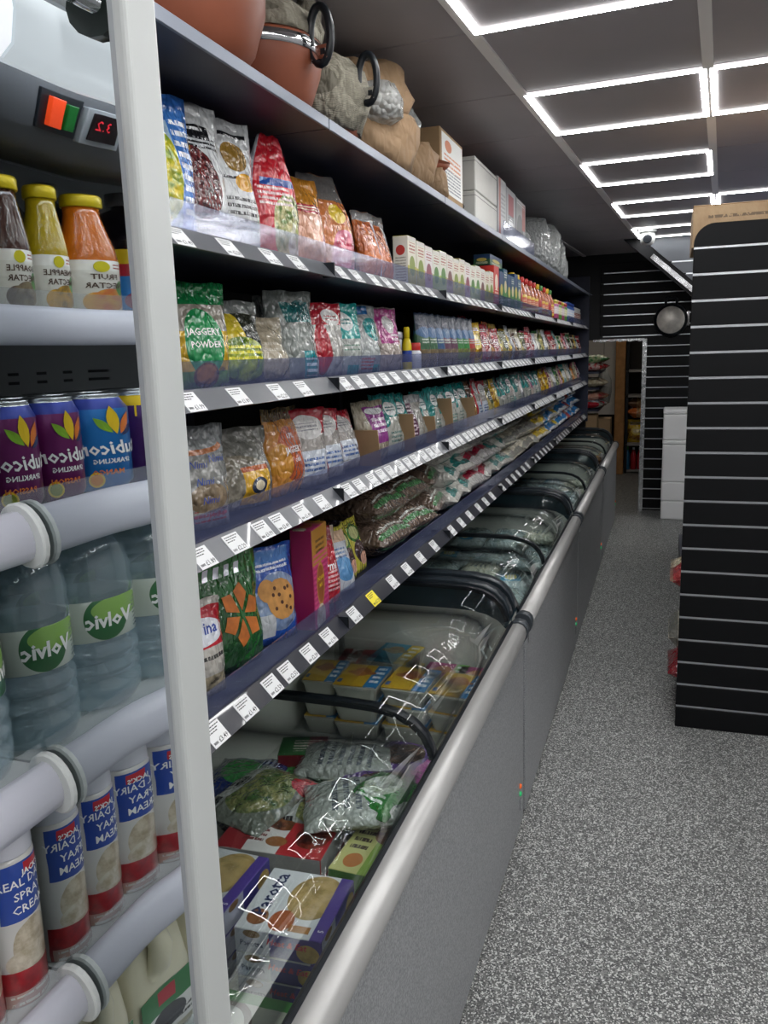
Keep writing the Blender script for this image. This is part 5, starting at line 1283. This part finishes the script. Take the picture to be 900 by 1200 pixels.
for k in range(9):
    cyy = MY - .036 - k * .0675
    if k < 2 or k > 4: can(cyy, -.648, m_cp, 'purple passion fruit drink can on the fridge shelf', 'PASSION', 5, 'drink cans in the fridge')
    elif k == 2: can(cyy, -.648, m_cb, 'blue mango drink can between purple cans on the fridge shelf', 'MANGO', 6, 'drink cans in the fridge')
    elif k == 3:
        o = thing('drink_can', 'dark purple drink can with yellow top and red splash on the fridge shelf', 'drink can', (-.648, cyy, SHZ[1] + .0145), group='drink cans in the fridge')
        MB().lathe(canprof, 28, mats=[1, 0, 0, 2, 1, 1, 1, 1]).build('can_body', [plain('can_violet', '#42205e', .28, .35), M_alub, plain('can_yellow', '#d9b81c', .28, .35)], o)
        polys_on_cyl([(circ(0, .062, .02), 0), (circ(0, .062, .015), 1), (leaf(-.02, .03, .04, .009, 0), 2), ([(-.03, .1), (.03, .1), (.03, .085), (.0, .078), (-.03, .09)], 3)], .033, 0, .1).build('can_picture', [M_lw, plain('splash_red', '#b8202a', .4), LEAFM[0], LEAFM[1]], o)
    else: can(cyy, -.648, m_cb, 'blue mango drink can between purple cans on the fridge shelf', 'MANGO', 6, 'drink cans in the fridge')
    can(cyy - .012, -.72, m_cb if k % 3 == 2 else m_cp, ('blue' if k % 3 == 2 else 'purple') + ' drink can in the second row of the fridge shelf', 'MANGO' if k % 3 == 2 else 'PASSION', 5, 'second row drink cans in the fridge')

# -- nectar bottles
def nectar(y, x, juice, fruit, lb, word):
    o = thing('nectar_bottle', lb, 'bottle', (x, y, SHZ[0] + .0145), group='nectar bottles in the fridge'); o.scale = (.95, .95, .95)
    MB().lathe([(.022, 0), (.026, .003), (.027, .01), (.027, .075), (.0255, .088), (.02, .115), (.0175, .128), (.017, .14)], 26).build('bottle_body', juice, o)
    MB().lathe([(.0272, .008), (.0275, .009), (.0275, .07), (.0272, .071)], 26, cap=False).build('paper_label', fruit, o)
    MB().lathe([(.0192, .138), (.0198, .139), (.0198, .15), (.018, .153), (.001, .1535)], 24).build('lid', plain('lid_yellow', '#d8be1a', .3, .2), o)
    m = MB().text(word, .0095, on_cyl(.0275, .05, .2), 0, bold=.02); m.text('NECTAR', .0095, on_cyl(.0275, .039, .2), 0, bold=.02)
    m.build('lettering', plain('print_brown', '#4a3022', .5), o)
    MB().lathe([(.007, 0), (.007, .0008)], 16).build('round_badge', plain('badge_yellow', '#d8cc1a', .4), o, loc=(.0272 * math.cos(.3), .0272 * math.sin(.3), .063), rot=(0, PI / 2, .3))
def nlabel(n, c, f): return design('nectar_label_' + n, '#dcd8cc', [('r', .5, .9, .5, .1, '#e8e4da'), ('t', .42, .9, .06, .06, c, 2), ('e', .5, .22, .1, .22, f), ('e', .58, .16, .08, .2, f), ('e', .42, .45, .05, .16, '#4a8a3a')], rough=.4, bump=0, distort=0)
for k, (jc, n, f, wd_, lb) in enumerate((('#d9a21c', 'mango', ('#d8a82a', '#b8781a', 80.0), 'MANGO', 'golden mango nectar bottle beside the fridge mirror'), ('#4a2c22', 'soursop', ('#5a4030', '#8a7a5a', 80.0), 'SOAPPLE', 'brown nectar bottle with yellow lid in the fridge'), ('#b59a18', 'pineapple', ('#d8a020', '#8a6a1a', 80.0), 'PINEAPPLE', 'yellow pineapple nectar bottle in the fridge'), ('#cc6a16', 'fruit', ('#d8a030', '#c86a2a', 80.0), 'FRUIT', 'orange fruit nectar bottle in the fridge'))):
    nectar(MY - .058 - k * .062, -.695, plain('juice_' + n, jc, .12, coat=.6, bump=.25, bscale=120), nlabel(n, '#a03a2a', f), lb, wd_)
M_cola = plain('dark_squash', '#15121c', .08, coat=.6)
m_sq = design('squash_label', '#2a78b8', [('r', .5, .88, .5, .13, '#d8b81c'), ('r', .5, .66, .5, .1, '#a81f30'), ('e', .56, .15, .12, .2, '#8a3a5a'), ('r', .44, .15, .04, .14, '#b8c8a0')], rough=.35, bump=0, distort=.0)
for k, (yy, xx) in enumerate(((.43, -.79), (.335, -.79), (.25, -.765), (.16, -.765))):
    o = thing('squash_bottle', 'dark squash bottle with yellow, red and blue label behind the nectar bottles', 'bottle', (xx, yy, SHZ[0] + .0145), group='squash bottles in the fridge'); o.scale = (.9, .9, .78)
    MB().lathe([(.038, 0), (.043, .004), (.043, .14), (.04, .165), (.025, .19), (.016, .2), (.015, .21)], 28).build('bottle_body', M_cola, o)
    MB().lathe([(.0434, .02), (.0437, .021), (.0437, .125), (.0434, .126)], 28, cap=False).build('paper_label', m_sq, o)
    MB().lathe([(.0185, .205), (.019, .206), (.019, .226), (.017, .228)], 20).build('cap', plain('grey_cap', '#7a7c80', .4), o)
    m = MB().text('ner', .034, on_cyl(.0437, .066, .1), 0, bold=.03); m.text("s'", .034, on_cyl(.0437, .038, .1), 0, bold=.03); m.build('lettering', M_lw, o)

# -- water bottles
t = NT('water_bottle_plastic')
t.set(Base_Color=lin('#c9e2ec'), Roughness=.05, IOR=1.33)
M_water = thin_glass('water_bottle_film', tint=(.86, .93, .96), gloss=.035, base=.2, haze=.2, hazecol='#c0d8e2')  # pale haze stands in for light refracted through the water
wprof = [(.03, 0), (.045, .004), (.05, .016)]
for k in range(3):
    z = .024 + k * .021
    wprof += [(.0508, z), (.0508, z + .010), (.0455, z + .0155)]
wprof += [(.0495, .088), (.0495, .142), (.0505, .145), (.0505, .152), (.049, .16), (.0495, .172), (.0485, .182), (.044, .202), (.032, .222), (.019, .232), (.0155, .235), (.015, .238)]
m_vl = design('water_label', '#c4ccc0', [('e', .56, .55, .09, .55, '#2c6a3a'), ('e', .50, .75, .12, .3, '#86b052'), ('t', .40, .5, .04, .4, '#6a7a70', 8), ('r', .34, .55, .015, .3, '#3a7a4a')], rough=.35, bump=0, distort=0)
def water(y, x, grp='water bottles in the fridge'):
    o = thing('water_bottle', 'large clear water bottle with green cap and green white label', 'bottle', (x, y, SHZ[2] + .0145), group=grp)
    return o
wp = water(MY - .052, -.668)
MB().lathe(wprof, 30).build('bottle_body', M_water, wp)
MB().lathe([(.0498, .09), (.0502, .0905), (.0502, .1395), (.0498, .14)], 30, cap=False).build('paper_label', m_vl, wp)
MB().lathe([(.019, .231), (.0195, .232), (.0195, .248), (.0175, .25)], 22).build('cap', plain('dark_green_plastic', '#12462c', .35), wp)
m = MB().text('Volvic', .024, on_cyl(.0502, .114, .32), 0, bold=.03); m.build('lettering', M_lw, wp)
for k in range(1, 7):
    o = copy_tree(wp); o.location.y = MY - .052 - k * .1035
for k in range(6):
    o = copy_tree(wp); o.location.x = -.775; o.location.y = MY - .06 - k * .1035; o['label'] = 'large clear water bottle standing in the second row of the fridge shelf'; o['group'] = 'second row water bottles in the fridge'

# -- spray cream cans
m_spray = design('spray_can_print', '#d2d0cc', [('r', .5, .78, .17, .19, '#1f46a0'), ('e', .5, .40, .13, .18, ('#cfc4ae', '#a89a80', 70.0)), ('e', .48, .30, .16, .1, ('#d8cfbc', '#b4a78c', 70.0)), ('r', .5, .13, .22, .12, ('#b81f2a', '#8f1620', 60.0)), ('r', .5, .05, .2, .05, '#c9a49a'), ('t', .5, .05, .17, .035, '#e8e8e0', 1), ('r', .54, .92, .06, .035, '#c01f30')], rough=.3, bump=0, distort=.01, metal=0.0)
def spray(y, x, lb, grp):
    o = thing('spray_cream_can', lb, 'spray can', (x, y, SHZ[3] + .0145), group=grp)
    return o
sp_ = spray(MY - .036, -.646, 'white spray cream can with blue panel, swirl of cream and strawberries', 'spray cream cans in the fridge')
MB().lathe([(.029, 0), (.0305, .002), (.0305, .165), (.029, .17)], 28).build('can_body', m_spray, sp_)
capm = MB().lathe([(.0295, .17), (.0298, .172), (.0285, .222), (.026, .227), (.001, .228)], 28)
capm.v = [(x * (1 - .02 * (k % 2)), y * (1 - .02 * (k % 2)), z) for k, (x, y, z) in enumerate(capm.v)]
capm.build('cap', M_whitep, sp_)
m = MB()
for s_, z in (('REAL DAIRY', .142), ('SPRAY', .127), ('CREAM', .112)): m.text(s_, .0132, on_cyl(.0305, z, .02), 0, bold=.01)
m.text("JACK'S", .009, on_cyl(.0305, .152, .2, .0009), 0, bold=.03)
m.build('lettering', M_lw, sp_)
for k in range(1, 10):
    o = copy_tree(sp_); o.location.y = MY - .036 - k * .0625
for k in range(8):
    o = copy_tree(sp_); o.location.y = MY - .05 - k * .0625; o.location.x = -.71; o['label'] = 'white spray cream can standing in the second row'; o['group'] = 'second row spray cream cans in the fridge'

# -- milk bottles
def loft(secs, n=28, mat=0):
    m = MB()
    for hx, hy, z, p in secs:
        for k in range(n):
            a = 2 * PI * k / n; c, s = math.cos(a), math.sin(a)
            m.v.append((hx * math.copysign(abs(c) ** (2 / p), c), hy * math.copysign(abs(s) ** (2 / p), s), z))
    for i in range(len(secs) - 1):
        for k in range(n):
            m.face([i * n + k, i * n + (k + 1) % n, (i + 1) * n + (k + 1) % n, (i + 1) * n + k], mat, [(k / n, i / len(secs)), ((k + 1) / n, i / len(secs)), ((k + 1) / n, (i + 1) / len(secs)), (k / n, (i + 1) / len(secs))], True)
    m.face(list(range(n))[::-1]); m.face([(len(secs) - 1) * n + k for k in range(n)])
    return m
M_milk = plain('milk_plastic', '#ddd8bf', .3, coat=.3)
m_ml = design('milk_label', '#d8d8d4', [('r', .5, .75, .5, .25, '#2f7a44'), ('e', .5, .3, .3, .22, '#1c1e22'), ('r', .5, .78, .14, .14, '#b83040'), ('t', .5, .15, .4, .1, '#3a3a3a', 2)], rough=.35, bump=0, distort=.01)
ml = thing('milk_bottle', 'cream white milk bottle with shaped handle and green label at the fridge bottom', 'milk bottle', (-.672, MY - .062, SHZ[4] + .0145), group='milk bottles in the fridge')
loft([(.046, .046, 0, 4), (.052, .052, .006, 5), (.052, .052, .1, 5), (.05, .05, .13, 4), (.046, .047, .17, 3.2), (.036, .038, .193, 2.6), (.022, .022, .208, 2), (.017, .017, .214, 2), (.017, .017, .22, 2)]).build('bottle_body', M_milk, ml)
MB().tube([(.03, .01, .2), (.052, .012, .19), (.06, .012, .165), (.056, .012, .135), (.046, .012, .115)], [.01, .012, .012, .012, .011], 10).build('handle', M_milk, ml)
MB().box(.0522, .0527, -.045, .045, .02, .095).build('paper_label', m_ml, ml)
MB().lathe([(.0195, .219), (.02, .22), (.02, .233), (.018, .235)], 20).build('cap', plain('milk_cap_green', '#2f7a44', .4), ml)
for k in range(1, 6):
    o = copy_tree(ml); o.location.y = MY - .062 - k * .108
for k in range(5):
    o = copy_tree(ml); o.location.y = MY - .062 - k * .108; o.location.x = -.785; o['label'] = 'cream white milk bottle standing in the second row'; o['group'] = 'second row milk bottles in the fridge'

# ------------------------------------------------------------------ goods around the doorway and behind the slat stand
ds = thing('side_rack', 'black side rack of bagged goods on the left of the doorway', 'rack', (0, 8.62, 0))
MB().box(-1.18, -1.15, 0, .9, 0, 1.9).build('rack_back', M_dark, ds)
for z in (.62, .98, 1.2, 1.36):
    MB().box(-1.15, -.64, 0, .8, z, z + .02).build('rack_shelf', M_navy, ds)
for k, (z, q, n, lb) in enumerate(((1.3805, 'g_red and white', 3, 'red and white bag on the top shelf of the doorway rack'), (1.3805 + .08, 'g_green', 2, 'green bag lying over red bags on the doorway rack'), (1.2205, 'g_cream', 3, 'cream bag on the second shelf of the doorway rack'), (1.0005, 'redcircle', 3, 'red printed clear bag on the third shelf of the doorway rack'), (1.0805, 'salmon', 2, 'salmon pink bag heaped on the doorway rack'))):
    for i in range(n):
        lying('grain_bag', lb, P[q], 8.75 + i * .21, z, .32, .2, .08, x=-.76 + .03 * (i % 2), yaw=RND.uniform(-.2, .2), group='bags on the doorway rack')
for k, (x_, z0, h_) in enumerate(((-.98, .6405, .3), (-.86, .6405, .24))):
    o = MB().box(-.1, .1, -.12, .12, 0, h_).build('storage_carton', M_card, loc=(x_ + .22, 8.8 + .27 * k, z0), bevel=.003); tag(o, ('taller', 'shorter')[k] + ' plain brown carton on the bottom shelf of the doorway rack', 'carton')
cl = crumpled([(.02, 0), (.06, .03), (.08, .15), (.07, .28), (.03, .4), (.01, .42)], 22, .01, 4, 4).build('clear_sack', M_bubf, loc=(-.66, 9.55, .98)); tag(cl, 'crumpled clear sack hanging inside the doorway', 'sack')
hs = MB().tube([(-.66, 9.55, 1.40), (-.66, 9.55, 2.499)], .003, 5).build('sack_cord', M_rub); tag(hs, 'thin cord holding the clear sack inside the doorway', 'cord')
rk = thing('storeroom_shelf', 'grey storeroom shelving seen through the doorway', 'shelving', (0, 11.02, 0))
for z in (.02, .36, .98, 1.3): MB().box(-.48, .4, 0, .4, z, z + .025).build('shelf_board', plain('grey_board', '#9a9898', .6), rk)
for x in (-.48, .37): MB().box(x, x + .03, .0, .03, 0, 2.2).build('upright', M_rub, rk)
for k, (x_, q, hh) in enumerate(((-.34, 'g_yellow', .3), (-.12, 'g_silver', .28))):
    bag('snack_bag', ('yellow and white multipack on the storeroom shelf', 'silver multipack on the storeroom shelf')[k], 'bag', P[q], 11.2, .386, .24, hh, .12, x=x_, yaw=-PI / 2, lean=0)
for k in range(2): lying('bread_bag', ('orange bag heaped on the storeroom multipacks', 'brown bag heaped on the storeroom multipacks')[k], P[('g_orange', 'g_brown')[k]], 11.2, .70 + .12 * k, .34, .3, .14, x=-.3)
for k in range(4):
    o = thing('juice_bottle', 'small red juice bottle on the low storeroom shelf', 'bottle', (-.37 + k * .08, 11.1, .0455), group='red bottles in the storeroom')
    MB().lathe([(.034, 0), (.036, .01), (.036, .18), (.02, .24), (.014, .26)], 14).build('body', plain('red_drink', '#a82a34', .3), o)
    MB().lathe([(.016, .255), (.016, .285)], 10).build('cap', M_whitep, o)
o = thing('cleaner_bottle', 'blue cleaning bottle with green cap on the low storeroom shelf', 'bottle', (-.445, 11.06, .0455))
MB().lathe([(.03, 0), (.032, .01), (.032, .2), (.016, .25), (.014, .26)], 14).build('body', plain('blue_bottle', '#1f5f88', .3), o)
MB().lathe([(.016, .26), (.016, .3)], 10).build('cap', m_grncap, o)
# packets hanging out of the gondola towards the aisle
lying('rice_sack', 'red sack sagging off the gondola plinth into the aisle', design('pack_sackred', '#8a1c28', [('t', .5, .5, .3, .2, '#c8a0a0', 3)]), 3.80, .1005, .4, .3, .17, x=.25, yaw=PI)
lying('rice_sack', 'cream sack on the gondola plinth behind the red sack', P['rice'], 4.12, .1005, .4, .3, .25, x=.25, yaw=PI)
lying('snack_bag', 'dusty pink packet poking out of the gondola shelf into the aisle', P['salmon'], 3.80, .5305, .34, .2, .13, x=.215, yaw=PI)
lying('snack_bag', 'cream packet poking out of the gondola shelf beyond the pink one', P['g_cream'], 4.05, .5305, .34, .2, .1, x=.22, yaw=PI)
